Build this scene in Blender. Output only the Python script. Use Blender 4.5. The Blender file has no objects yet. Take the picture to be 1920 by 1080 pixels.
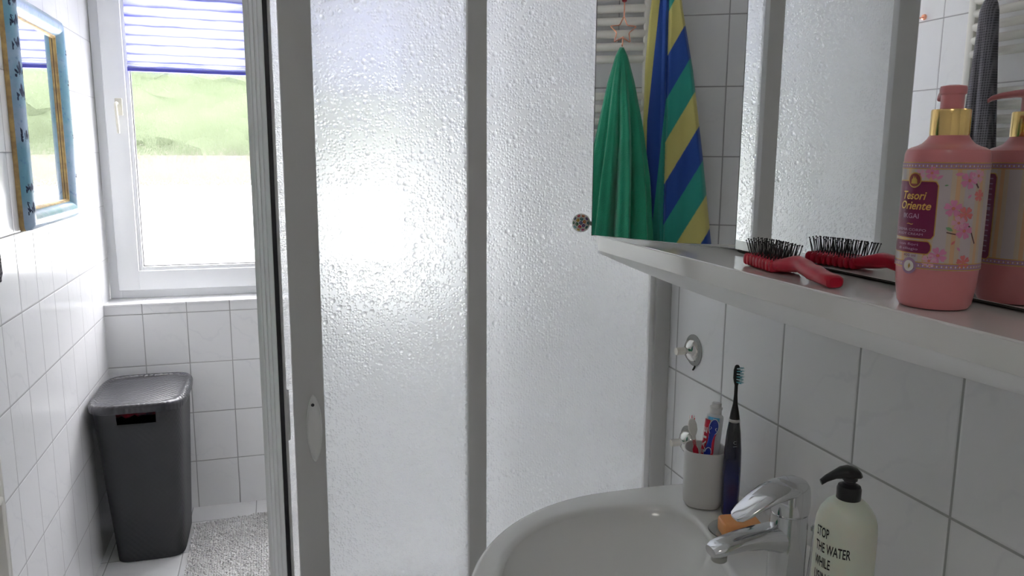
import bpy, bmesh, math, random
from mathutils import Vector, Matrix
random.seed(7)
S = bpy.context.scene
C = S.collection
PI = math.pi
sin, cos = math.sin, math.cos
# ------------------------------------------------------------------ camera, world, light, exposure
# metres; the camera lens is the origin, x to the right wall, y to the window wall, z up (floor at -1.74)
FLOOR, CEIL = -1.74, 0.90
XL, XR, YB, YN = -0.78, 0.895, 3.97, -1.0
cam = bpy.data.cameras.new('camera'); camo = bpy.data.objects.new('camera', cam); C.objects.link(camo)
cam.sensor_width = 36.0; cam.lens = 1475.0/1920.0*36.0; cam.clip_start = 0.02
right = (0.95779963, -0.28737008, 0.00618902); down = (-0.04221222, -0.16192568, -0.98589969); fwd = (0.28432023, 0.94403311, -0.16722288)
R = Matrix((( right[0], -down[0], -fwd[0]), (right[1], -down[1], -fwd[1]), (right[2], -down[2], -fwd[2])))
camo.matrix_world = R.to_4x4()
S.camera = camo
w = bpy.data.worlds.new('overcast_sky'); S.world = w; w.use_nodes = True
bg = w.node_tree.nodes['Background']; bg.inputs[0].default_value = (0.985, 0.972, 1.0, 1); bg.inputs[1].default_value = 26.5
S.view_settings.view_transform = 'Standard'; S.view_settings.look = 'None'
S.view_settings.exposure = 0.0; S.view_settings.gamma = 1.0; S.view_settings.use_curve_mapping = False
pl = bpy.data.lights.new('window_daylight_portal', 'AREA'); pl.shape = 'RECTANGLE'; pl.size = 1.8; pl.size_y = 1.75
pl.cycles.is_portal = True
po = bpy.data.objects.new('window_daylight_portal', pl); C.objects.link(po); po.location = (0.05, 4.30, 0.10); po.rotation_euler = (-PI/2, 0, 0)
cl = bpy.data.lights.new('added_fill_light', 'AREA'); cl.shape = 'DISK'; cl.size = 0.34; cl.energy = 2.4; cl.color = (1, 0.94, 0.86)  # added warm fill brightening the right-hand side; no such lamp is in view
co = bpy.data.objects.new('added_fill_light', cl); C.objects.link(co); co.location = (-0.15, -0.25, CEIL-0.085)
try:
    S.cycles.use_denoising = True
    S.cycles.max_bounces = 14; S.cycles.diffuse_bounces = 8; S.cycles.glossy_bounces = 6
    S.cycles.transmission_bounces = 10; S.cycles.transparent_max_bounces = 16
    S.cycles.sample_clamp_indirect = 12.0; S.cycles.blur_glossy = 0.5
    S.cycles.caustics_refractive = True; S.cycles.caustics_reflective = True
except Exception: pass

# ------------------------------------------------------------------ node helpers
class NT:
    def __init__(s, name):
        s.m = bpy.data.materials.new(name); s.m.use_nodes = True
        s.t = s.m.node_tree; s.t.nodes.clear()
        s.out = s.t.nodes.new('ShaderNodeOutputMaterial')
    def n(s, typ, **kw):
        d = s.t.nodes.new('ShaderNode'+typ)
        ins = kw.pop('ins', {})
        for k, v in kw.items(): setattr(d, k, v)
        for k, v in ins.items():
            if isinstance(v, bpy.types.NodeSocket): s.t.links.new(v, d.inputs[k])
            else: d.inputs[k].default_value = v
        return d
    def math(s, op, a, b=0.0, c=0.0):
        return s.n('Math', operation=op, ins={0: a, 1: b, 2: c}).outputs[0]
    def mix(s, f, a, b):
        d = s.t.nodes.new('ShaderNodeMix'); d.data_type = 'RGBA'
        for i, v in ((0, f), (6, a), (7, b)):
            if isinstance(v, bpy.types.NodeSocket): s.t.links.new(v, d.inputs[i])
            else: d.inputs[i].default_value = v
        return d.outputs[2]
    def mixs(s, f, a, b):
        d = s.t.nodes.new('ShaderNodeMixShader')
        for i, v in ((0, f), (1, a), (2, b)):
            if isinstance(v, bpy.types.NodeSocket): s.t.links.new(v, d.inputs[i])
            else: d.inputs[i].default_value = v
        return d.outputs[0]
    def rng(s, v, a, b, c=0.0, d=1.0):
        return s.n('MapRange', ins={0: v, 1: a, 2: b, 3: c, 4: d}).outputs[0]
    def fin(s, sh):
        s.t.links.new(sh, s.out.inputs[0]); return s.m
def c4(c): return (c[0], c[1], c[2], 1.0)
def mat(name, col, rough=0.5, metal=0.0, trans=0.0, ior=1.45, coat=0.0, sss=0.0, bump=None, vary=None, sheen=0.0):
    t = NT(name)
    b = t.n('BsdfPrincipled', ins={'Base Color': c4(col), 'Roughness': rough, 'Metallic': metal, 'IOR': ior,
        'Transmission Weight': trans, 'Coat Weight': coat, 'Sheen Weight': sheen})
    if sss:
        b.inputs['Subsurface Weight'].default_value = sss; b.inputs['Subsurface Radius'].default_value = (.01, .008, .006)
        b.inputs['Subsurface Scale'].default_value = 0.5
    tc = t.n('TexCoord')
    if vary:
        nz = t.n('TexNoise', ins={'Vector': tc.outputs['Object'], 'Scale': vary[0], 'Detail': 3.0})
        t.t.links.new(t.mix(t.rng(nz.outputs[0], .35, .65), c4(col), c4(vary[1])), b.inputs['Base Color'])
    if bump:
        nz = t.n('TexNoise', ins={'Vector': tc.outputs['Object'], 'Scale': bump[0], 'Detail': 3.0})
        bp = t.n('Bump', ins={'Height': nz.outputs[0], 'Strength': bump[1], 'Distance': bump[2] if len(bump) > 2 else 0.002})
        t.t.links.new(bp.outputs[0], b.inputs['Normal'])
    return t.fin(b.outputs[0])
def tile_mat(name, ax, ou, su, oz=-0.003, sz=0.2495, az=2, grout=0.0021, tile=(0.84, 0.84, 0.845), gc=(0.40, 0.40, 0.395), rough=0.16):
    t = NT(name)
    P = t.n('NewGeometry').outputs['Position']
    sp = t.n('SeparateXYZ', ins={0: P})
    def dist(o, of, s):
        u = t.math('DIVIDE', t.math('SUBTRACT', o, of), s)
        u = t.math('ADD', u, 100.0)
        return t.math('MULTIPLY', t.n('Math', operation='PINGPONG', ins={0: u, 1: 0.5}).outputs[0], s)
    d = t.math('MINIMUM', dist(sp.outputs[ax], ou, su), dist(sp.outputs[az], oz, sz))
    m = t.rng(d, grout*0.75, grout*1.25)
    # faint marble veins
    nz = t.n('TexNoise', ins={'Vector': P, 'Scale': 3.0, 'Detail': 5.0, 'Roughness': 0.6})
    mp = t.n('Mapping', ins={'Vector': P, 'Rotation': (0.5, 0.6, 0.5), 'Scale': (1, 1, 1)})
    wv = t.n('TexWave', wave_type='BANDS', bands_direction='DIAGONAL', ins={'Vector': mp.outputs[0], 'Scale': 4.2, 'Distortion': 9.0, 'Detail': 4.0, 'Detail Scale': 1.6})
    v = t.rng(wv.outputs[1], 0.93, 1.0)
    v = t.math('MULTIPLY', v, t.rng(nz.outputs[0], 0.42, 0.62))
    col = t.mix(t.math('MULTIPLY', v, 0.26), c4(tile), (tile[0]*0.80, tile[1]*0.81, tile[2]*0.84, 1))
    col = t.mix(m, c4(gc), col)
    rg = t.rng(m, 0, 1, 0.8, rough)
    h = t.rng(d, grout*0.6, grout*2.4)
    bp = t.n('Bump', ins={'Height': h, 'Strength': 0.6, 'Distance': 0.0012})
    b = t.n('BsdfPrincipled', ins={'Base Color': col, 'Roughness': rg, 'Normal': bp.outputs[0]})
    return t.fin(b.outputs[0])

M = {}
M['tile_right'] = tile_mat('white_marbled_tile_right', 1, 0.819, 0.2)
M['tile_left'] = tile_mat('white_marbled_tile_left', 1, 2.78, 0.1955, gc=(0.32, 0.32, 0.325), grout=0.0020, tile=(0.80, 0.80, 0.81))
M['tile_back'] = tile_mat('white_marbled_tile_back', 0, -0.424, 0.194)
M['tile_sill'] = tile_mat('white_sill_tile', 0, -0.424, 0.194, oz=3.97, sz=0.30, az=1)
M['tile_floor'] = tile_mat('white_floor_tile', 0, -0.452, 0.30, oz=3.50, sz=0.30, az=1, rough=0.3, tile=(0.80, 0.80, 0.80))
M['plaster'] = mat('white_plaster', (0.86, 0.86, 0.85), 0.9, bump=(60, 0.1))
M['upvc'] = mat('white_window_plastic', (0.80, 0.81, 0.82), 0.35)
M['rubber'] = mat('dark_rubber', (0.03, 0.03, 0.035), 0.6)
M['frame_white'] = mat('white_lacquered_aluminium', (0.60, 0.598, 0.59), 0.38)
M['frame_light'] = mat('pale_lacquered_aluminium', (0.88, 0.88, 0.88), 0.55)
M['ribbed'] = mat('satin_white_aluminium', (0.90, 0.90, 0.90), 0.2, 0.7)
M['outline'] = mat('white_outline_rubber', (0.70, 0.72, 0.78), 0.4)
M['pull'] = mat('white_moulded_pull', (0.80, 0.80, 0.79), 0.3, coat=0.3)
M['black_strip'] = mat('black_magnet_strip', (0.02, 0.02, 0.025), 0.4)
M['handle_cream'] = mat('cream_handle', (0.62, 0.60, 0.52), 0.35)
M['steel'] = mat('dull_steel', (0.55, 0.54, 0.51), 0.35, 1.0)
M['chrome'] = mat('chrome', (0.72, 0.73, 0.74), 0.09, 1.0, bump=(25, 0.06))
M['mirror'] = mat('mirror_silver', (0.90, 0.91, 0.91), 0.012, 1.0)
M['ceramic'] = mat('white_ceramic', (0.80, 0.80, 0.785), 0.12, coat=0.3)
M['shelf'] = mat('white_glossy_shelf', (0.74, 0.725, 0.70), 0.14, coat=0.4)
M['shelf_under'] = mat('white_shelf_edge', (0.80, 0.80, 0.79), 0.4)
M['board'] = mat('white_cabinet_board', (0.78, 0.78, 0.77), 0.4)

def make_drop_glass(name='droplet_textured_shower_glass', k_tl=0.53, k_tp=0.09, rough=0.52):
    t = NT(name)
    tc = t.n('TexCoord'); V = tc.outputs['Object']
    wz = t.n('TexNoise', ins={'Vector': V, 'Scale': 14.0, 'Detail': 2.0})
    def drops(scale, r0, keep):
        v = t.n('TexVoronoi', feature='F1', ins={'Vector': V, 'Scale': scale, 'Randomness': 0.78})
        hgt = t.rng(v.outputs['Distance'], 0.0, r0, 1.0, 0.0)
        hgt = t.math('SQRT', hgt)
        rnd = t.n('SeparateColor', ins={0: v.outputs['Color']}).outputs[0]
        return t.math('MULTIPLY', hgt, t.math('GREATER_THAN', rnd, keep))
    a = drops(165.0, 0.55, 0.15)
    b = drops(62.0, 0.36, 0.62)
    h = t.math('MAXIMUM', t.math('MULTIPLY', a, 0.45), b)
    bp = t.n('Bump', ins={'Height': h, 'Strength': 1.0, 'Distance': 0.0042})
    N = bp.outputs[0]
    rf = t.n('BsdfRefraction', ins={'Color': (0.97, 0.985, 0.99, 1), 'Roughness': rough, 'IOR': 1.42, 'Normal': N})
    tl = t.n('BsdfTranslucent', ins={'Color': (0.99, 0.99, 0.99, 1), 'Normal': N})
    gl = t.n('BsdfGlossy', ins={'Color': (1, 1, 1, 1), 'Roughness': 0.15, 'Normal': N})
    tp = t.n('BsdfTransparent', ins={'Color': (0.97, 0.98, 0.98, 1)})
    s = t.mixs(k_tl, rf.outputs[0], tl.outputs[0])
    s = t.mixs(k_tp, s, tp.outputs[0])
    s = t.mixs(0.05, s, gl.outputs[0])
    return t.fin(s)
M['drop_glass'] = make_drop_glass()
M['drop_glass_rear'] = make_drop_glass('droplet_textured_rear_glass', 0.45, 0.45, 0.45)
def make_clear():
    t = NT('clear_shower_glass')
    tp = t.n('BsdfTransparent', ins={'Color': (0.98, 0.985, 0.985, 1)})
    gl = t.n('BsdfGlossy', ins={'Roughness': 0.08})
    return t.fin(t.mixs(0.04, tp.outputs[0], gl.outputs[0]))
M['clear_glass_face'] = make_clear()
def pane(a, b, ax, rear=False):
    # sheet of glass with the droplet relief on one face, smooth on the other
    bm = mbox(a, b)
    for f in bm.faces:
        f.normal_update(); n = f.normal
        f.material_index = 0 if (n[ax] < -0.5 and not rear) else 1
    return bm
PM = [M['drop_glass'], M['clear_glass_face']]
def make_window_glass():
    t = NT('rippled_window_glass')
    tc = t.n('TexCoord')
    mp = t.n('Mapping', ins={'Vector': tc.outputs['Object'], 'Scale': (1.0, 1.0, 0.22)})
    a = t.n('TexNoise', ins={'Vector': mp.outputs[0], 'Scale': 170.0, 'Detail': 2.0})
    b = t.n('TexNoise', ins={'Vector': mp.outputs[0], 'Scale': 45.0, 'Detail': 1.0})
    h = t.math('ADD', a.outputs[0], t.math('MULTIPLY', b.outputs[0], 1.2))
    bp = t.n('Bump', ins={'Height': h, 'Strength': 0.9, 'Distance': 0.0085})
    rf = t.n('BsdfRefraction', ins={'Color': (1, 1, 1, 1), 'Roughness': 0.02, 'IOR': 1.12, 'Normal': bp.outputs[0]})
    gl = t.n('BsdfGlossy', ins={'Roughness': 0.05, 'Normal': bp.outputs[0]})
    tp = t.n('BsdfTransparent', ins={'Color': (0.98, 0.98, 0.98, 1)})
    s = t.mixs(0.45, rf.outputs[0], tp.outputs[0])
    s = t.mixs(0.05, s, gl.outputs[0])
    return t.fin(s)
M['window_glass'] = make_window_glass()
def make_blind():
    t = NT('pleated_blue_blind_fabric')
    tc = t.n('TexCoord'); sp = t.n('SeparateXYZ', ins={0: tc.outputs['Object']})
    mp = t.n('Mapping', ins={'Vector': tc.outputs['Object'], 'Scale': (3.0, 1.0, 16.0)})
    nz = t.n('TexNoise', ins={'Vector': mp.outputs[0], 'Scale': 1.6, 'Detail': 3.0})
    at = t.n('Attribute', attribute_name='fold_shade').outputs['Fac']
    f = t.math('ADD', t.math('MULTIPLY', t.math('POWER', at, 1.6), 0.95), t.math('MULTIPLY', t.rng(nz.outputs[0], 0.5, 0.68), 0.18))
    col = t.mix(t.math('MINIMUM', f, 1.0), (0.35, 0.362, 0.43, 1), (0.05, 0.055, 0.24, 1))  # pleat shading painted into the fabric: darker blue on every second fold edge
    d = t.n('BsdfDiffuse', ins={'Color': col}); l = t.n('BsdfTranslucent', ins={'Color': col})
    return t.fin(t.mixs(0.62, d.outputs[0], l.outputs[0]))
M['blind'] = make_blind()

# ------------------------------------------------------------------ mesh helpers
def bm_new(): return bmesh.new()
def obj(name, bm, m, parent=None, smooth=True, auto=35):
    me = bpy.data.meshes.new(name)
    bmesh.ops.recalc_face_normals(bm, faces=bm.faces[:])
    if smooth:
        for f in bm.faces: f.smooth = True
        lim = math.radians(auto)
        for e in bm.edges:
            if len(e.link_faces) == 2 and e.calc_face_angle(0.0) > lim: e.smooth = False
    bm.to_mesh(me); bm.free()
    for x in (m if isinstance(m, (list, tuple)) else [m]): me.materials.append(x)
    o = bpy.data.objects.new(name, me); C.objects.link(o)
    if parent is not None: o.parent = parent; o.matrix_parent_inverse = parent.matrix_world.inverted()
    return o
def tag(o, label, cat, group=None, kind=None):
    if label: o['label'] = label
    if cat: o['category'] = cat
    if group: o['group'] = group
    if kind: o['kind'] = kind
    return o
def thing(name, loc, label, cat, group=None):
    o = bpy.data.objects.new(name, None); C.objects.link(o); o.location = loc; o.empty_display_size = 0.05
    o.matrix_world = Matrix.Translation(loc)
    return tag(o, label, cat, group)
def struct(o, label=None):
    o['kind'] = 'structure'
    if label: o['label'] = label
    return o
def box(bm, a, b, bev=0.0, mi=0, seg=2):
    r = bmesh.ops.create_cube(bm, size=1.0)
    vs = r['verts']
    for v in vs:
        v.co = Vector([(a[i]+b[i])/2 + v.co[i]*(b[i]-a[i]) for i in range(3)])
    fs = set(f for v in vs for f in v.link_faces)
    for f in fs: f.material_index = mi
    if bev > 0:
        es = list(set(e for v in vs for e in v.link_edges))
        bmesh.ops.bevel(bm, geom=es, offset=bev, segments=seg, affect='EDGES', profile=0.5)
    return bm
def mbox(a, b, bev=0.0): return box(bm_new(), a, b, bev)
def rings(bm, rs, cap0=True, cap1=True, closed=True, mi=0, loop=False):
    vv = [[bm.verts.new(p) for p in r] for r in rs]
    n = len(rs[0]); k = n if closed else n-1
    prs = list(zip(vv, vv[1:])) + ([(vv[-1], vv[0])] if loop else [])
    for A, B in prs:
        for i in range(k):
            f = bm.faces.new((A[i], A[(i+1) % n], B[(i+1) % n], B[i])); f.material_index = mi
    if closed and not loop:
        if cap0: bm.faces.new(vv[0][::-1]).material_index = mi
        if cap1: bm.faces.new(vv[-1]).material_index = mi
    return vv
def lathe(prof, c=(0, 0, 0), n=48, axis='z', bm=None, cap0=True, cap1=True, mi=0):
    bm = bm or bm_new(); rs = []
    for r, z in prof:
        ring = []
        for i in range(n):
            a = 2*PI*i/n; u, v = r*cos(a), r*sin(a)
            p = {'z': (u, v, z), 'x': (z, u, v), 'y': (u, z, v)}[axis]
            ring.append((c[0]+p[0], c[1]+p[1], c[2]+p[2]))
        rs.append(ring)
    rings(bm, rs, cap0, cap1, mi=mi); return bm
def frames(path):
    P = [Vector(p) for p in path]; out = []
    up = Vector((0, 0, 1)); T0 = (P[1]-P[0]).normalized()
    if abs(T0.z) > 0.95: up = Vector((0, 1, 0))
    N = (up - T0*up.dot(T0)).normalized()
    for i, p in enumerate(P):
        if i == 0: T = (P[1]-P[0])
        elif i == len(P)-1: T = P[-1]-P[-2]
        else: T = (P[i+1]-P[i]).normalized() + (P[i]-P[i-1]).normalized()
        T.normalize(); N = (N - T*N.dot(T)).normalized(); B = T.cross(N)
        out.append((p, T, N, B))
    return out
def tube(path, r, n=10, bm=None, loop=False, sx=1.0, mi=0):
    bm = bm or bm_new(); fr = frames(path); rs = []
    for i, (p, T, N, B) in enumerate(fr):
        rr = r[i] if isinstance(r, (list, tuple)) else r
        rs.append([p + N*rr*cos(2*PI*k/n)*sx + B*rr*sin(2*PI*k/n) for k in range(n)])
    rings(bm, rs, loop=loop, mi=mi); return bm
def smooth_path(pts, k=6, closed=False):
    P = [Vector(p) for p in pts]; out = []; n = len(P)
    m = n if closed else n-1
    for i in range(m):
        if closed: a, b, c, d = P[(i-1) % n], P[i], P[(i+1) % n], P[(i+2) % n]
        else: a, b, c, d = P[max(i-1, 0)], P[i], P[i+1], P[min(i+2, n-1)]
        for j in range(k):
            t = j/k
            out.append(0.5*((2*b)+(c-a)*t+(2*a-5*b+4*c-d)*t*t+(3*b-a-3*c+d)*t**3))
    if not closed: out.append(P[-1])
    return out
def se_ring(c, U, V, ru, rv, n=32, p=2.0):
    c, U, V = Vector(c), Vector(U), Vector(V); out = []
    for i in range(n):
        a = 2*PI*i/n; ca, sa = cos(a), sin(a)
        out.append(c + U*ru*math.copysign(abs(ca)**(2/p), ca) + V*rv*math.copysign(abs(sa)**(2/p), sa))
    return out
def prism(poly, z0, z1, ax='z', bm=None, mi=0):
    bm = bm or bm_new()
    f = {'z': lambda u, v, w: (u, v, w), 'y': lambda u, v, w: (u, w, v), 'x': lambda u, v, w: (w, u, v)}[ax]
    rings(bm, [[f(u, v, z0) for u, v in poly], [f(u, v, z1) for u, v in poly]], mi=mi); return bm
def text_bm(s, size, wid=None, bold=0.0, shear=0.0, align='CENTER', spacing=1.0):
    cu = bpy.data.curves.new('lettering', 'FONT'); cu.body = s; cu.size = size; cu.align_x = align; cu.offset = bold; cu.shear = shear
    cu.resolution_u = 3; cu.space_character = spacing
    o = bpy.data.objects.new('lettering_source', cu); C.objects.link(o)
    bpy.context.view_layer.update()
    me = bpy.data.meshes.new_from_object(o.evaluated_get(bpy.context.evaluated_depsgraph_get()))
    bm = bm_new(); bm.from_mesh(me); bpy.data.objects.remove(o); bpy.data.curves.remove(cu); bpy.data.meshes.remove(me)
    if wid:
        xs = [v.co.x for v in bm.verts]; k = wid/max(1e-6, max(xs)-min(xs))
        for v in bm.verts: v.co.x *= k
    return bm
def join_bm(dst, src, fn=None, mi=None):
    mp = {}
    for v in src.verts: mp[v] = dst.verts.new(fn(v.co) if fn else v.co)
    for f in src.faces:
        try:
            g = dst.faces.new([mp[v] for v in f.verts]); g.material_index = f.material_index if mi is None else mi
        except ValueError: pass
    src.free()
def wrapper(cx, cy, R_, th0, z0, eps=0.0004):
    return lambda p: Vector((cx+(R_+eps)*cos(th0+p[0]/R_), cy+(R_+eps)*sin(th0+p[0]/R_), z0+p[1]))
def patch(u0, u1, v0, v1, n=16, bm=None, mi=0, rad=0.0):
    bm = bm or bm_new()
    pts = []
    for i in range(n+1):
        u = u0+(u1-u0)*i/n
        e = min(u-u0, u1-u); d = 0.0
        if rad > 0 and e < rad: d = rad-math.sqrt(max(0, rad*rad-(rad-e)**2))
        pts.append((bm.verts.new((u, v0+d, 0)), bm.verts.new((u, v1-d, 0))))
    for a, b in zip(pts, pts[1:]):
        bm.faces.new((a[0], b[0], b[1], a[1])).material_index = mi
    return bm
def poly2(bm, pts, mi=0):
    bm.faces.new([bm.verts.new((p[0], p[1], 0)) for p in pts]).material_index = mi

# ------------------------------------------------------------------ room shell
def plane_obj(name, a, b, m): return struct(obj(name, mbox(a, b), m, smooth=False))
plane_obj('floor', (XL-0.1, YN-0.1, FLOOR-0.1), (XR+0.1, YB+0.02, FLOOR), M['tile_floor'])
plane_obj('ceiling', (XL-0.1, YN-0.1, CEIL), (XR+0.1, 4.3, CEIL+0.1), M['plaster'])
plane_obj('wall_left', (XL-0.12, YN-0.1, FLOOR-0.1), (XL, 4.3, CEIL+0.1), M['tile_left'])
plane_obj('wall_right', (XR, YN-0.1, FLOOR-0.1), (XR+0.12, 4.3, CEIL+0.1), M['tile_right'])
plane_obj('wall_near', (XL-0.1, YN-0.1, FLOOR-0.1), (XR+0.1, YN, CEIL+0.1), M['plaster'])
wb = bm_new()
box(wb, (XL, YB, FLOOR-0.1), (XR, YB+0.3, -0.709))                     # parapet below the window
box(wb, (0.80, YB+0.16, -0.709), (XR, YB+0.3, CEIL))                  # pier at the right of the window
struct(obj('wall_back', wb, M['tile_back'], smooth=False))
struct(obj('trim_1', mbox((XL, YB-0.004, -0.709), (XR, 4.15, -0.700), 0.001), M['tile_sill'], smooth=False), 'white tiled window sill')

# ------------------------------------------------------------------ windows
WT = 0.87
def frame_rect(bm, x0, x1, z0, z1, y0, y1, t, bev=0.004):
    box(bm, (x0, y0, z0), (x0+t, y1, z1), bev); box(bm, (x1-t, y0, z0), (x1, y1, z1), bev)
    box(bm, (x0+t-0.002, y0, z0), (x1-t+0.002, y1, z0+t), bev); box(bm, (x0+t-0.002, y0, z1-t), (x1-t+0.002, y1, z1), bev)
    return bm
def window(name, x0, x1, handle):
    r = thing(name, ((x0+x1)/2, 4.17, -0.70), None, None); r['kind'] = 'structure'
    r['label'] = 'white plastic casement window with rippled glass'
    obj('window_frame', frame_rect(bm_new(), x0, x1, -0.700, WT, 4.135, 4.20, 0.052), M['upvc'], r)
    s = frame_rect(bm_new(), x0+0.045, x1-0.045, -0.657, WT-0.043, 4.100, 4.175, 0.094)
    sash = obj('sash', s, M['upvc'], r)
    obj('glazing_bead', frame_rect(bm_new(), x0+0.132, x1-0.132, -0.570, WT-0.130, 4.112, 4.16, 0.026, 0.006), M['upvc'], sash)
    obj('glass_seal', frame_rect(bm_new(), x0+0.155, x1-0.155, -0.547, WT-0.153, 4.122, 4.15, 0.006, 0.0), M['rubber'], sash)
    obj('pane', pane((x0+0.155, 4.135, -0.547), (x1-0.155, 4.141, WT-0.153), 1), [M['window_glass'], M['clear_glass_face']], sash, smooth=False)
    if handle:
        hx = -0.672
        h = obj('window_handle', mbox((hx-0.016, 4.088, 0.168), (hx+0.016, 4.101, 0.246), 0.004), M['handle_cream'], sash)
        b = tube(smooth_path([(hx-0.006, 4.09, 0.222), (hx-0.006, 4.065, 0.222), (hx-0.006, 4.05, 0.21), (hx-0.004, 4.047, 0.17), (hx-0.002, 4.05, 0.085)], 5), 0.0065, 10)
        obj('lever', b, M['handle_cream'], h)
    return r
window('window_1', XL+0.002, 0.06, True)
window('window_2', 0.06, 0.80, False)
def blind(x0, x1, zb, label):
    r = thing('pleated_blind', ((x0+x1)/2, 4.10, zb), label, 'blind')
    bm = bm_new(); lay = bm.verts.layers.float.new('fold_shade'); ztop = WT-0.12
    z = zb+0.012; ks = []; p = 0.007
    while z < ztop:
        ks.append(z); z += p; p = min(p*1.30, 0.021)
    prev = None
    for i, z in enumerate(ks):
        y = 4.086 + (0.008 if i % 2 else -0.008)
        nx = 24; row = []
        for k in range(nx+1):
            x = x0+(x1-x0)*k/nx
            v = bm.verts.new((x, y+0.0008*sin(7*k+i), z - 0.004*(k/nx) + 0.0012*sin(k*0.9+i*1.7))); v[lay] = 1.0 if i % 2 else 0.0
            row.append(v)
        if prev:
            for a, b, c, d in zip(prev, prev[1:], row[1:], row): bm.faces.new((a, b, c, d))
        prev = row
    o = obj('pleated_fabric', bm, M['blind'], r, smooth=False)
    rail = bm_new()
    rings(rail, [se_ring((x, 4.086, zb+0.004-0.004*(x-x0)/(x1-x0)), (0, 1, 0), (0, 0, 1), 0.011, 0.009, 16, 4) for x in (x0, x1)])
    obj('bottom_rail', rail, mat('dark_blue_rail', (0.07, 0.07, 0.36), 0.4), r)
    obj('top_rail', mbox((x0, 4.075, ztop-0.002), (x1, 4.099, ztop+0.02), 0.003), M['upvc'], r)
blind(-0.622, -0.075, 0.372, 'blue and white pleated blind drawn down on the left casement beside the handle')
blind(0.19, 0.665, 0.30, 'blue and white pleated blind on the right casement, seen blurred through the shower glass')

# ------------------------------------------------------------------ outside
def outside():
    bm = bm_new()
    n = 2
    vs = [bm.verts.new(p) for p in ((-25, 4.45, -0.68), (25, 4.45, -0.68), (25, 9.2, -0.33), (-25, 9.2, -0.33))]
    bm.faces.new(vs)
    v2 = [bm.verts.new(p) for p in ((-25, 40, -0.33), (25, 40, -0.33))]
    bm.faces.new((vs[3], vs[2], v2[1], v2[0]))
    o = obj('paved_terrace', bm, mat('pale_paving', (0.82, 0.82, 0.80), 0.9, vary=(3, (0.75, 0.75, 0.73))), smooth=False)
    struct(o, 'pale paved ground outside the window')
    b = mbox((-12, 9.0, -0.345), (12, 9.2, -0.03), 0.01)
    o = obj('garden_edging', b, mat('reddish_brown_edging', (0.046, 0.040, 0.032), 0.9, vary=(6, (0.056, 0.052, 0.040)), bump=(20, 0.5)))
    tag(o, 'low reddish brown edging below the green hedge outside the window', 'edging')
    bm = bm_new(); nx, nz = 160, 26; rows = []
    rnd = random.Random(3)
    for j in range(nz+1):
        row = []
        for i in range(nx+1):
            x = -12+24*i/nx; t = j/nz; z = -0.05+2.1*t
            y = 9.35+0.12*rnd.random() + 0.25*t*t + 0.1*sin(x*1.9)
            if j == nz: y += 0.5
            row.append(bm.verts.new((x+0.05*rnd.random(), y, z+0.10*rnd.random()*(0 < j < nz))))
        rows.append(row)
    for a, b in zip(rows, rows[1:]):
        for i in range(nx): bm.faces.new((a[i], a[i+1], b[i+1], b[i]))
    back = [bm.verts.new((v.co.x, 10.4, v.co.z)) for v in rows[-1]]
    bot = [bm.verts.new((v.co.x, 10.4, -0.3)) for v in rows[-1]]
    for i in range(nx):
        bm.faces.new((rows[-1][i], rows[-1][i+1], back[i+1], back[i])); bm.faces.new((back[i], back[i+1], bot[i+1], bot[i]))
    o = obj('hedge', bm, mat('hedge_leaves', (0.0290, 0.0405, 0.0165), 0.8, vary=(2, (0.032, 0.043, 0.019)), bump=(30, 0.5, 0.02)))
    tag(o, 'light green hedge outside, blurred by the rippled window glass', 'hedge')
outside()

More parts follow.
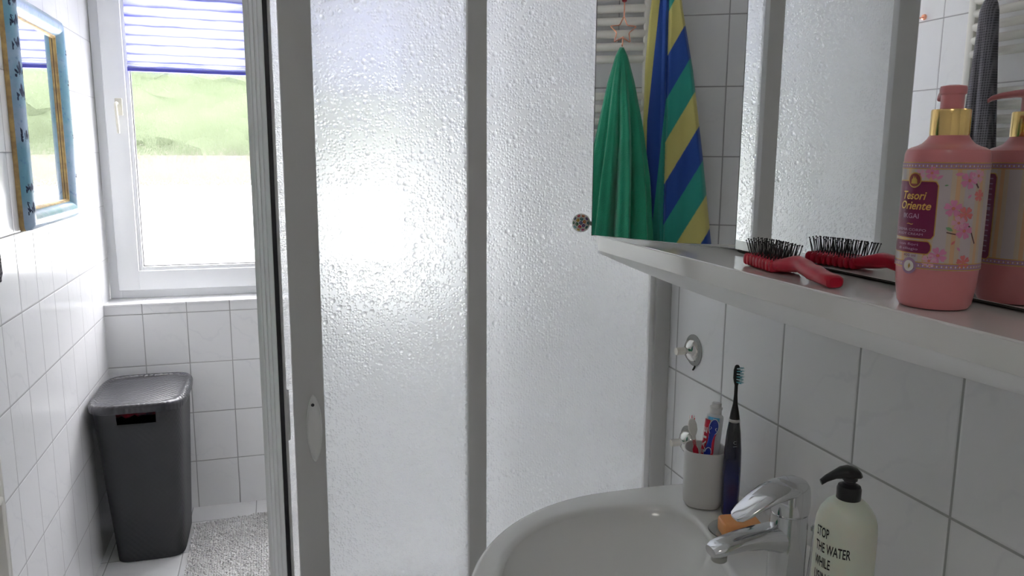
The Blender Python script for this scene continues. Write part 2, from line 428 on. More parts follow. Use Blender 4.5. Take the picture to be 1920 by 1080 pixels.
# ------------------------------------------------------------------ shower enclosure
def shower():
    YF, YR2, TOP, BOT = 1.655, 2.80, 0.64, -1.60
    r = thing('shower_enclosure', (0.44, 2.2, BOT), 'white framed shower enclosure with droplet textured glass against the right wall', 'shower')
    fw, fl = M['frame_white'], M['frame_light']
    # wall jamb
    b = bm_new(); box(b, (0.856, YF, BOT), (XR-0.0005, YF+0.035, TOP), 0.002)
    box(b, (0.8935, YF-0.001, BOT), (XR-0.0002, YF+0.001, TOP))
    obj('wall_jamb', b, fw, r)
    # fixed panel by the wall
    fx = obj('fixed_panel', pane((0.424, YF+0.018, BOT+0.03), (0.850, YF+0.022, TOP-0.03), 1), PM, r, smooth=False)
    fx['label'] = 'droplet glass pane beside the wall'
    b = bm_new(); box(b, (0.3985, YF, BOT), (0.4407, YF+0.034, TOP), 0.0025)
    obj('middle_post', b, fw, fx)
    obj('edge_profile', mbox((0.843, YF+0.008, BOT), (0.857, YF+0.03, TOP), 0.002), fl, fx)
    # sliding door with its leading post
    dr = obj('sliding_door', pane((0.07, YF+0.012, BOT+0.03), (0.41, YF+0.016, TOP-0.03), 1), PM, r, smooth=False)
    dr['label'] = 'droplet glass sliding door'
    b = bm_new(); box(b, (0.0195, YF-0.008, BOT+0.02), (0.083, YF+0.03, TOP-0.02), 0.003)
    obj('leading_post', b, fw, dr)
    def leaf_pull(cx, cz, hw, hh, y, name, par, m):
        # pointed lens-shaped finger pull: raised rim, dished centre
        bm = bm_new(); N = 40
        def out(t, s):
            z = hh*cos(t); q = abs(sin(t)); x = hw*math.copysign(q**1.25, sin(t)); return (cx+x*s, cz+z*s)
        lv = [(1.0, 0.0), (0.99, -0.0055), (0.94, -0.0075), (0.88, -0.0065), (0.80, -0.0035), (0.6, -0.0015), (0.3, -0.0005)]
        rs = [[(out(2*PI*i/N, s)[0], y+d, out(2*PI*i/N, s)[1]) for i in range(N)] for s, d in lv]
        rings(bm, rs, cap0=False)
        return obj(name, bm, m, par)
    h = leaf_pull(0.0605, -0.574, 0.0165, 0.074, YF-0.008, 'finger_pull', dr, M['pull'])
    sc = lathe([(0.0035, 0), (0.0035, -0.001), (0.0015, -0.0015)], (0.0585, YF-0.0125, -0.522), 14, 'y'); obj('screw', sc, M['rubber'], h)
    # side door end: ribbed profile, black magnet strip
    sd = obj('side_door', pane((0.003, YF+0.19, BOT+0.03), (0.007, 2.28, TOP-0.03), 0), PM, r, smooth=False)
    sd['label'] = 'droplet glass side door seen edge-on'
    SY = 0.145
    pts = [(-0.0075, YF-0.004), (-0.0075, YF+0.05), (-0.0075, YF+0.15), (-0.047, YF+0.15), (-0.047, YF+0.130)]
    k = 7
    for i in range(k+1):
        t = i/k; x = -0.040+0.030*t; y = YF+0.122-0.125*t**0.85
        pts += [(x, y), (x-0.0006, y-0.0060), (x+0.0016, y-0.0066)] if i in (1, 3, 5) else [(x, y)]
    pts = [(x*1.075, y+SY) for x, y in pts]
    obj('ribbed_post', prism(pts, BOT+0.02, TOP-0.02), fl, sd)
    obj('magnet_strip', mbox((-0.0084, YF-0.005+SY, BOT+0.02), (0.0012, YF+0.02+SY, TOP-0.02), 0.001), M['black_strip'], sd)
    obj('inner_profile', mbox((0.0010, YF-0.002+SY, BOT+0.02), (0.0078, YF+0.05+SY, TOP-0.02), 0.0015), fw, sd)
    bm = bm_new(); N = 30
    rs = [[(0.0076+d, YF+SY+0.028+0.012*s*math.copysign(abs(sin(2*PI*i/N))**1.2, sin(2*PI*i/N)), -0.60+0.062*s*cos(2*PI*i/N)) for i in range(N)] for s, d in ((1, 0), (0.97, 0.005), (0.6, 0.006))]
    rings(bm, rs); obj('side_finger_pull', bm, fw, sd)
    # side fixed pane, rear panel, posts, rails
    sf = obj('side_fixed_panel', pane((-0.022, 2.22, BOT+0.03), (-0.018, YR2-0.02, TOP-0.03), 0), PM, r, smooth=False)
    obj('side_post', mbox((-0.036, 2.22, BOT), (-0.012, 2.26, TOP), 0.002), fw, sf)
    rp = obj('rear_panel', pane((0.0, YR2-0.004, BOT+0.03), (0.86, YR2, TOP-0.03), 1), [M['drop_glass_rear'], M['clear_glass_face']], r, smooth=False)
    obj('corner_post', mbox((-0.04, YR2-0.02, BOT), (0.0, YR2+0.02, TOP), 0.003), fw, rp)
    obj('rear_wall_jamb', mbox((0.805, YR2-0.06, BOT), (XR-0.0005, YR2+0.02, TOP), 0.003), fw, rp)
    for z0, z1 in ((BOT, BOT+0.04), (TOP-0.04, TOP)):
        b = bm_new()
        box(b, (0.09 if z0 < 0 else -0.04, YF+0.0, z0), (XR-0.001, YF+0.04, z1), 0.003)
        box(b, (-0.042, YF+0.04, z0), (-0.004 if z0 < 0 else 0.0, YR2, z1), 0.003)
        box(b, (-0.04, YR2-0.02, z0), (XR-0.001, YR2+0.022, z1), 0.003)
        obj('guide_rail', b, fw, r)
    t = bm_new()
    box(t, (-0.06, YF-0.02, FLOOR), (XR-0.001, YR2+0.04, BOT-0.03), 0.01)
    for a in (((-0.06, YF-0.02), (XR-0.001, YF+0.05)), ((-0.06, YR2-0.03), (XR-0.001, YR2+0.04)), ((-0.06, YF), (0.0, YR2)), ((XR-0.06, YF), (XR-0.001, YR2))):
        box(t, (a[0][0], a[0][1], BOT-0.06), (a[1][0], a[1][1], BOT-0.001), 0.008)
    o = obj('shower_tray', t, M['ceramic']); tag(o, 'white shower tray under the glass enclosure', 'shower tray')
shower()
def riser():
    r = thing('hand_shower', (0.87, 2.2, -0.6), 'chrome hand shower on a riser rail behind the droplet glass', 'shower head')
    obj('riser_rail', tube([(0.86, 2.2, -0.55), (0.86, 2.2, 0.34)], 0.010, 12), M['chrome'], r)
    for z in (-0.52, 0.32): obj('rail_bracket', tube([(0.86, 2.2, z), (XR, 2.2, z)], 0.012, 12), M['chrome'], r)
    obj('shower_handle', tube([(0.83, 2.2, 0.02), (0.80, 2.19, 0.14), (0.775, 2.18, 0.20)], [0.011, 0.012, 0.015], 12), M['chrome'], r)
    hd = lathe([(0.012, 0.03), (0.05, 0.012), (0.055, 0.0), (0.05, -0.006)], (0, 0, 0), 24)
    o = obj('spray_head', hd, M['chrome'], r)
    o.matrix_parent_inverse = Matrix(); o.matrix_world = Matrix.Translation((0.765, 2.175, 0.215)) @ Matrix.Rotation(0.6, 4, 'Y')
riser()

# ------------------------------------------------------------------ mirror cabinet and shelf
XM, ZS = 0.78, -0.169
def cabinet():
    r = thing('mirror_cabinet', (0.84, 0.8, ZS), 'white mirror cabinet with one mirrored door swung open above the shelf', 'cabinet')
    b = bm_new(); top = 0.55; y0, y1 = 0.25, 1.56
    box(b, (XM+0.018, y0, ZS+0.002), (XR-0.001, y0+0.016, top)); box(b, (XM+0.018, y1-0.016, ZS+0.002), (XR-0.001, y1, top))
    box(b, (XM+0.018, 1.215, ZS+0.002), (XR-0.001, 1.229, top)); box(b, (XR-0.008, y0, ZS+0.002), (XR-0.001, y1, top))
    box(b, (XM+0.018, y0, ZS+0.002), (XR-0.001, y1, ZS+0.016)); box(b, (XM+0.018, y0, top-0.016), (XR-0.001, y1, top))
    for z in (0.07, 0.30): box(b, (XM+0.03, 1.229, z), (XR-0.008, y1-0.016, z+0.012))
    obj('cabinet_body', b, M['board'], r, smooth=False)
    p = obj('mirror_panel', mbox((XM, y0, ZS+0.006), (XM+0.005, 1.217, top), 0.0008), M['mirror'], r, smooth=False)
    obj('mirror_backing', mbox((XM+0.0052, y0+0.001, ZS+0.0025), (XM+0.018, 1.2165, top-0.001)), mat('dark_mirror_edge', (0.06, 0.055, 0.05), 0.6), p, smooth=False)
    H = Vector((XM+0.002, 1.2215, 0)); F = Vector((0.622, 1.500, 0)); d = (F-H).normalized(); n = Vector((-d.y, d.x, 0))
    if n.x > 0: n = -n
    L = (F-H).length
    def slab(s0, s1, t0, t1, z0, z1):
        b = bm_new(); P = [H+d*s0-n*t0, H+d*s1-n*t0, H+d*s1-n*t1, H+d*s0-n*t1]
        rings(b, [[(q.x, q.y, z0) for q in P], [(q.x, q.y, z1) for q in P]]); return b
    door = obj('mirror_door', slab(0.002, L-0.0015, 0.0045, 0.018, -0.164, top-0.001), M['board'], r, smooth=False)
    obj('door_mirror', slab(0.0, L, 0, 0.0043, -0.162, top), M['mirror'], door, smooth=False)
    obj('edge_strip', slab(L-0.0012, L+0.0006, 0.0, 0.018, -0.1635, top), mat('dark_edge_band', (0.10, 0.10, 0.095), 0.5), door, smooth=False)
    # ball knob on the rear of the door, patterned with little buttons
    kc = H + d*(L+0.0005) - n*0.034; kc.z = -0.136
    kb = lathe([(0.006, 0), (0.006, 0.010), (0.012, 0.013), (0.0175, 0.019), (0.0195, 0.027), (0.0185, 0.034), (0.014, 0.0405), (0.007, 0.0435)], (0, 0, 0), 32)
    knob = obj('knob', kb, mat('cream_knob', (0.62, 0.60, 0.54), 0.25, coat=0.4), door)
    knob['label'] = 'round knob patterned with little coloured buttons'
    aim = Vector((-0.42, -0.90, 0.08)).normalized()
    base = Vector((0.6250, 1.562, -0.1425))
    Mx = Matrix.Translation(base) @ aim.to_track_quat('Z', 'Y').to_matrix().to_4x4()
    knob.matrix_parent_inverse = Matrix(); knob.matrix_parent_inverse = door.matrix_world.inverted(); knob.matrix_world = Mx
    obj('knob_stem', tube([H+d*(L-0.006)-n*0.012+Vector((0, 0, -0.140)), base, base+aim*0.006], 0.0045, 10), M['steel'], door)
    cols = [(0.02, 0.03, 0.12), (0.45, 0.12, 0.02), (0.02, 0.16, 0.17), (0.45, 0.28, 0.03), (0.03, 0.12, 0.04), (0.50, 0.02, 0.05), (0.10, 0.04, 0.18), (0.35, 0.03, 0.12), (0.10, 0.35, 0.33)]
    ms = [mat('button_colour', c, 0.3) for c in cols] + [mat('button_hole', (0.75, 0.75, 0.7), 0.4)]
    bb = bm_new()
    def put(r0, a0, rad, k):
        # a button disc laid on the dome
        zz = (0.0437-0.0006*r0/0.007) if r0 < 0.007 else ((0.0435-0.003*(r0-0.007)/0.007) if r0 < 0.014 else 0.0405-0.0065*(r0-0.014)/0.0045)
        zz += 0.0002
        ctr = Vector((r0*cos(a0), r0*sin(a0), zz)); nn = Vector((ctr.x*1.15, ctr.y*1.15, 0.014)).normalized()
        U = nn.orthogonal().normalized(); W = nn.cross(U)
        for rr, lift, mi in ((rad, 0.0004, k), (rad*0.62, 0.0007, k)):
            vs0 = [bb.verts.new(ctr+U*rr*cos(2*PI*i/16)+W*rr*sin(2*PI*i/16)+nn*(lift-0.0015)) for i in range(16)]
            vs1 = [bb.verts.new(ctr+U*rr*cos(2*PI*i/16)+W*rr*sin(2*PI*i/16)+nn*lift) for i in range(16)]
            for i in range(16): bb.faces.new((vs0[i], vs0[(i+1) % 16], vs1[(i+1) % 16], vs1[i])).material_index = mi
            bb.faces.new(vs1).material_index = mi
        for q in range(4):
            a = q*PI/2+0.5; c2 = ctr+U*rad*0.28*cos(a)+W*rad*0.28*sin(a)+nn*0.001
            vs = [bb.verts.new(c2+U*rad*0.13*cos(2*PI*i/6)+W*rad*0.13*sin(2*PI*i/6)) for i in range(6)]
            bb.faces.new(vs).material_index = len(ms)-1
    put(0.0005, 0, 0.0036, 0)
    for i in range(6): put(0.0082, i*PI/3+0.3, 0.0034, (i+1) % 9)
    for i in range(10): put(0.0152, i*PI/5, 0.0031, (i*4+2) % 9)
    bo = obj('button_pattern', bb, ms, knob, smooth=False); bo.matrix_parent_inverse = Matrix()
cabinet()
def shelf():
    XF = 0.662; y0, y1 = 0.20, 1.585; rc = 0.028
    # plan outline with a rounded far front corner
    pl_ = [(XR-0.001, y0), (XF, y0)]
    for i in range(9):
        a = PI+ -PI/2*i/8
        pl_.append((XF+rc+rc*cos(a), y1-rc+rc*sin(a)))
    pl_ += [(XR-0.001, y1)]
    b = prism(pl_, ZS-0.033, ZS)
    es = [e for e in b.edges if abs(e.verts[0].co.z-ZS) < 1e-6 and abs(e.verts[1].co.z-ZS) < 1e-6]
    bmesh.ops.bevel(b, geom=es, offset=0.0025, segments=3, affect='EDGES')
    o = obj('wall_shelf', b, M['shelf'])
    tag(o, 'glossy white wall shelf running under the mirror cabinet, holding the hair brush', 'shelf')
    # bowed lower apron, set in a little
    u = bm_new(); rs = []
    for i in range(41):
        y = y0+0.001+(y1-0.02-y0)*i/40; t = (y-0.95)/0.70
        zb = ZS-0.033-0.0235*max(0.0, 1-t*t)-0.004
        rs.append([(XF+0.001, y, ZS-0.0325), (XF+0.004, y, (ZS-0.033)*0.35+zb*0.65), (XF+0.010, y, zb), (XF+0.024, y, zb), (XF+0.026, y, ZS-0.0325)])
    rings(u, rs); obj('apron', u, M['shelf_under'], o)
shelf()

# ------------------------------------------------------------------ hair brush
def brush():
    A = Vector((0.7265, 1.072, ZS)); B = Vector((0.690, 0.840, ZS)); d = (B-A).normalized(); s = Vector((0, 0, 1)).cross(d)
    r = thing('hair_brush', (A.x, A.y, ZS), 'red plastic hair brush with black ball-tipped bristles lying on the shelf', 'hair brush')
    red = mat('translucent_red_plastic', (0.46, 0.006, 0.028), 0.3, coat=0.1); L = (B-A).length
    bm = bm_new(); rs = []
    prof = [(0.0, 0.013, 0.004, 0.008), (0.004, 0.0185, 0.006, 0.009), (0.02, 0.021, 0.007, 0.010), (0.09, 0.022, 0.008, 0.012), (0.108, 0.021, 0.010, 0.014),
            (0.128, 0.0135, 0.012, 0.018), (0.142, 0.010, 0.010, 0.019), (0.155, 0.0125, 0.010, 0.017), (0.168, 0.0115, 0.009, 0.014), (0.18, 0.0140, 0.010, 0.0135), (0.195, 0.0125, 0.009, 0.0115), (0.21, 0.0135, 0.008, 0.010), (0.225, 0.0130, 0.0085, 0.0095), (L-0.003, 0.012, 0.008, 0.0088), (L, 0.009, 0.006, 0.0088)]
    for t, w_, h, zc in prof:
        rs.append(se_ring(A+d*t+Vector((0, 0, zc)), s, (0, 0, 1), w_, h, 24, 3.0))
    rings(bm, rs); h = obj('brush_handle', bm, red, r)
    # rows of rounded ribs on the sides of the head
    bm = bm_new()
    for i in range(9):
        p = A+d*(0.008+0.0108*i)+Vector((0, 0, 0.0105))
        rings(bm, [se_ring(p+s*w_, d, (0, 0, 1), 0.0046*q, 0.0092*q, 12, 2.2) for w_, q in ((-0.0245, 0.3), (-0.0238, 0.75), (-0.021, 1), (0.021, 1), (0.0238, 0.75), (0.0245, 0.3))])
    obj('ribbed_head', bm, red, r)
    blk = mat('black_bristle', (0.012, 0.012, 0.014), 0.35)
    bm = tube([(0, 0, 0), (0, 0, 0.026)], [0.0008, 0.00062], 6)
    bmesh.ops.create_icosphere(bm, subdivisions=1, radius=0.0014, matrix=Matrix.Translation((0, 0, 0.0265)))
    first = None
    for i in range(11):
        for j in range(7):
            if (i in (0, 10)) and j in (0, 6): continue
            if first is None: o = first = obj('bristle', bm, blk, r)
            else: o = first.copy(); C.objects.link(o)
            o.parent = r; o.matrix_parent_inverse = Matrix()
            u = (j-3)*0.0058; t = 0.008+0.0098*i
            P = A+d*t+s*u+Vector((0, 0, 0.0165-0.002*abs(j-3)/3))-r.location
            lean = (s*(j-3)*0.085 + d*(i-5)*0.045 + Vector((random.uniform(-.05, .05), random.uniform(-.05, .05), 1))).normalized()
            o.matrix_basis = Matrix.Translation(P) @ lean.to_track_quat('Z', 'Y').to_matrix().to_4x4()
brush()

# ------------------------------------------------------------------ pink pump bottle
def pink_bottle():
    cx, cy = 0.722, 0.714; z0 = ZS+0.0006
    r = thing('pump_bottle', (cx, cy, z0), 'pink pump bottle with gold collar and cherry blossom label on the shelf', 'bottle')
    pink = mat('pink_plastic', (0.58, 0.20, 0.21), 0.30, sss=0.1, coat=0.15)
    prof = [(0.030, 0.0), (0.0375, 0.001), (0.0405, 0.006), (0.0435, 0.025), (0.0452, 0.050), (0.0455, 0.10), (0.0455, 0.165), (0.0452, 0.172), (0.0435, 0.1765), (0.039, 0.179),
            (0.033, 0.181), (0.028, 0.1835), (0.0235, 0.188), (0.0205, 0.193), (0.018, 0.195)]
    body = obj('bottle_body', lathe([(a*0.945, b+z0) for a, b in prof], (cx, cy, 0), 64), pink, r)
    gold = mat('polished_gold', (0.78, 0.55, 0.22), 0.16, 1.0)
    obj('gold_collar', lathe([(0.0198, z0+0.192), (0.0201, z0+0.194), (0.0201, z0+0.219), (0.0195, z0+0.2205), (0.013, z0+0.2208)], (cx, cy, 0), 48), gold, r)
    p = obj('pump_head', lathe([(0.0118, z0+0.2205), (0.0118, z0+0.236), (0.0135, z0+0.2375), (0.0138, z0+0.242), (0.013, z0+0.2455), (0.006, z0+0.247)], (cx, cy, 0), 32), pink, r)
    nd = Vector((0.50, 0.86, 0)).normalized(); c = Vector((cx, cy, z0+0.2405))
    sd = Vector((-nd.y, nd.x, 0))
    rs = [se_ring(c+nd*t+Vector((0, 0, dz)), sd, (0, 0, 1), w_, h, 16, 2.5) for t, dz, w_, h in ((0.006, 0.001, 0.0125, 0.0050), (0.018, 0.001, 0.0085, 0.0042), (0.032, -0.0005, 0.0062, 0.0036), (0.042, -0.003, 0.005, 0.003), (0.046, -0.006, 0.0042, 0.0026))]
    b = bm_new(); rings(b, rs); obj('nozzle', b, pink, p)
    RB = 0.0430
    stripe = NT('striped_label'); tc = stripe.n('Attribute', attribute_name='arc').outputs['Fac']
    ramp = stripe.math('PINGPONG', stripe.math('MULTIPLY', tc, 75.0), 1.0)
    col = stripe.mix(stripe.rng(ramp, 0.45, 0.50), (0.50, 0.43, 0.44, 1), (0.53, 0.42, 0.31, 1))
    col = stripe.mix(stripe.rng(ramp, 0.82, 0.85), col, (0.60, 0.36, 0.20, 1))
    M['label_paper'] = stripe.fin(stripe.n('BsdfPrincipled', ins={'Base Color': col, 'Roughness': 0.35}).outputs[0])
    th = math.radians(228-3)      # direction that looks to the camera side of the bottle
    W0 = wrapper(cx, cy, RB, th, z0, 0.0003)
    bm = bm_new(); lay = bm.verts.layers.float.new('arc'); n = 90; col0 = []
    for i in range(n+1):
        u = (-PI+2*PI*i/n)*RB
        a = bm.verts.new(W0((u, 0.046))); b_ = bm.verts.new(W0((u, 0.163))); a[lay] = u; b_[lay] = u; col0.append((a, b_))
    for q, w_ in zip(col0, col0[1:]): bm.faces.new((q[0], w_[0], w_[1], q[1]))
    lab = obj('label_wrap', bm, M['label_paper'], r)
    # printed pattern: borders, plum panels, emblem, blossoms
    ms = [mat('label_gold', (0.55, 0.33, 0.08), 0.3, 0.6), mat('label_lilac', (0.36, 0.20, 0.33), 0.4), mat('label_plum', (0.16, 0.008, 0.055), 0.35),
          mat('petal_pink', (0.62, 0.22, 0.38), 0.45), mat('petal_pale', (0.66, 0.34, 0.45), 0.45), mat('twig_brown', (0.08, 0.025, 0.03), 0.5),
          mat('leaf_green', (0.16, 0.33, 0.16), 0.5), mat('petal_rose', (0.60, 0.16, 0.16), 0.45), mat('label_white', (0.72, 0.66, 0.62), 0.4), mat('emblem_maroon', (0.22, 0.03, 0.03), 0.4)]
    P = bm_new()
    def add(eps, fn):
        b = bm_new(); fn(b); join_bm(P, b, wrapper(cx, cy, RB, th, z0, eps))
    full = PI*RB
    for v0 in (0.0465, 0.1555):
        add(0.0005, lambda b: patch(-full, full, v0, v0+0.0075, 90, b, 1))
        add(0.0007, lambda b: patch(-full, full, v0, v0+0.0010, 90, b, 0)); add(0.0007, lambda b: patch(-full, full, v0+0.0065, v0+0.0075, 90, b, 0))
        for i in range(118):
            u = -full+2*full*i/118
            add(0.0007, lambda b: poly2(b, [(u, v0+0.0022), (u+0.0007, v0+0.0036), (u, v0+0.005), (u-0.0007, v0+0.0036)], 8 if i % 2 else 0))
    # plum panels: front (left of centre as the camera sees it) and back
    def panel(uc, hw, v0, v1):
        add(0.0006, lambda b: patch(uc-hw-0.0011, uc+hw+0.0011, v0-0.0011, v1+0.0011, 24, b, 0, 0.005))
        add(0.0008, lambda b: patch(uc-hw, uc+hw, v0, v1, 24, b, 2, 0.004))
    UC = -0.0335
    panel(UC, 0.0275, 0.080, 0.142); panel(UC, 0.0255, 0.0635, 0.0765)
    UB = 0.048
    def disc(b, uc, vc, r_, mi, n=24): poly2(b, [(uc+r_*cos(2*PI*i/n), vc+r_*sin(2*PI*i/n)) for i in range(n)], mi)
    add(0.0010, lambda b: disc(b, UC+0.002, 0.1435, 0.0085, 0)); add(0.0012, lambda b: disc(b, UC+0.002, 0.1435, 0.0072, 9))
    add(0.0014, lambda b: (poly2(b, [(UC+0.002+x, 0.1435+y) for x, y in ((-.004, -.004), (.004, -.004), (.0035, .0005), (.002, .002), (.0015, .0045), (.0003, .0015), (-.0012, .005), (-.0022, .002), (-.0038, .0005))], 0)))
    add(0.0010, lambda b: disc(b, UC+0.004, 0.0485, 0.0092, 1)); add(0.0012, lambda b: disc(b, UC+0.004, 0.0485, 0.0062, 8)); add(0.0014, lambda b: poly2(b, [(UC+.0045, .045), (UC+.0065, .0485), (UC+.005, .052), (UC+.0035, .0485)], 0))
    # back panel wraps beyond the right limb
    panel(2*0.0455*PI/2*0.88, 0.026, 0.052, 0.150)
    for k in range(15):
        v = 0.144-0.006*k
        add(0.0010, lambda b: patch(2*0.0455*PI/2*0.88-0.022, 2*0.0455*PI/2*0.88+0.022-0.004*(k % 3), v, v+0.0012 if k != 6 else v+0.004, 12, b, 1))
    rnd = random.Random(5)
    def flower(uc, vc, s_, mi, a0=0.0):
        def f(b):
            for q in range(5):
                a = a0+q*2*PI/5
                pts = []
                for (l, wd) in ((0, 0), (0.35, 0.22), (0.7, 0.36), (0.95, 0.25), (0.86, 0.0), (0.95, -0.25), (0.7, -0.36), (0.35, -0.22)):
                    pts.append((uc+s_*(l*cos(a)-wd*sin(a)), vc+s_*(l*sin(a)+wd*cos(a))))
                poly2(b, pts, mi)
        add(0.0006+0.0001*rnd.random(), f); add(0.0009, lambda b: disc(b, uc, vc, s_*0.2, 7, 10)); add(0.0010, lambda b: disc(b, uc, vc, s_*0.08, 0, 8))
    def twig(pts, w_=0.0006):
        def f(b):
            for (a, c_), (e, g) in zip(pts, pts[1:]):
                dx, dy = e-a, g-c_; l = math.hypot(dx, dy); nx, ny = -dy/l*w_, dx/l*w_
                poly2(b, [(a-nx, c_-ny), (e-nx, g-ny), (e+nx, g+ny), (a+nx, c_+ny)], 5)
        add(0.0005, f)
    def leaf(uc, vc, s_, a, mi=6):
        add(0.0007, lambda b: poly2(b, [(uc+s_*(x*cos(a)-y*sin(a)), vc+s_*(x*sin(a)+y*cos(a))) for x, y in ((-1, 0), (-.4, .42), (.3, .4), (1, 0), (.3, -.35), (-.4, -.4))], mi))
    for sh in (0.0, -0.125):
        o_ = sh
        twig([(o_+0.006, 0.088), (o_+0.013, 0.0865), (o_+0.021, 0.085)]); twig([(o_+0.024, 0.098), (o_+0.030, 0.094), (o_+0.034, 0.084), (o_+0.038, 0.076)], 0.0008)
        twig([(o_+0.016, 0.111), (o_+0.019, 0.104)], 0.001); twig([(o_+0.031, 0.143), (o_+0.036, 0.136)], 0.001)
        twig([(o_-0.016, 0.064), (o_-0.007, 0.058), (o_+0.0, 0.052)])
        flower(o_+0.0105, 0.114, 0.0098, 3, 0.3); flower(o_+0.0235, 0.108, 0.0088, 7, 0.9); flower(o_+0.0235, 0.090, 0.0098, 3, 0.1); flower(o_+0.017, 0.0985, 0.008, 4, 0.6)
        flower(o_+0.024, 0.144, 0.0098, 3, 1.2); flower(o_+0.034, 0.149, 0.0085, 4, 0.4); flower(o_+0.038, 0.128, 0.007, 7, 0.2); flower(o_+0.000, 0.0625, 0.0095, 3, 0.7)
        flower(o_+0.026, 0.056, 0.008, 7, 0.5); flower(o_-0.008, 0.056, 0.008, 4, 0.1)
        flower(o_-0.013, 0.1515, 0.0075, 3, 0.2); flower(o_-0.026, 0.150, 0.0065, 4, 0.8)
        leaf(o_+0.0085, 0.0915, 0.0042, -0.5); leaf(o_+0.002, 0.1385, 0.002, 0.2); leaf(o_+0.0135, 0.077, 0.003, 0.9, 7); leaf(o_+0.0195, 0.070, 0.0028, -0.9, 3); leaf(o_+0.026, 0.127, 0.003, 0.8, 3); leaf(o_-0.005, 0.147, 0.004, 0.6, 3)
        leaf(o_+0.0135, 0.1505, 0.0045, 0.1, 3)
    obj('printed_pattern', P, ms, lab, smooth=False)
    T = bm_new(); G = ms[0]
    def txt(s_, size, uc, v, mi, wid=None, bold=0.0, shear=0.0):
        b = text_bm(s_, size, wid, bold, shear); join_bm(T, b, wrapper(cx, cy, RB, th, z0, 0.0011), mi) if False else None
        f = wrapper(cx, cy, RB, th, z0, 0.0014); join_bm(T, b, lambda c_: f((c_[0]+uc, c_[1]+v)), mi)
    tm = [mat('lettering_gold', (0.72, 0.42, 0.10), 0.35, 0.4), mat('lettering_lilac', (0.55, 0.36, 0.50), 0.4), mat('lettering_plum', (0.2, 0.03, 0.09), 0.5)]
    txt('Tesori', 0.0125, UC+0.001, 0.1225, 0, 0.030, 0.0002, 0.25); txt('Oriente', 0.0125, UC+0.003, 0.1115, 0, 0.038, 0.0002, 0.25)
    txt('IKGAI', 0.0078, UC+0.001, 0.1015, 1, 0.020); txt('~', 0.010, UC+0.001, 0.0925, 0, 0.008)
    txt('CREMA CORPO', 0.0040, UC, 0.0875, 1, 0.040); txt('BODY CREAM', 0.0036, UC, 0.0830, 1, 0.034)
    txt('con fiori', 0.0040, UC, 0.0715, 1, 0.026); txt('di ciliegio', 0.0040, UC, 0.0665, 1, 0.026); txt('400 ml', 0.0045, UC+0.004, 0.0590, 2, 0.015)
    obj('label_lettering', T, tm, lab, smooth=False)
pink_bottle()

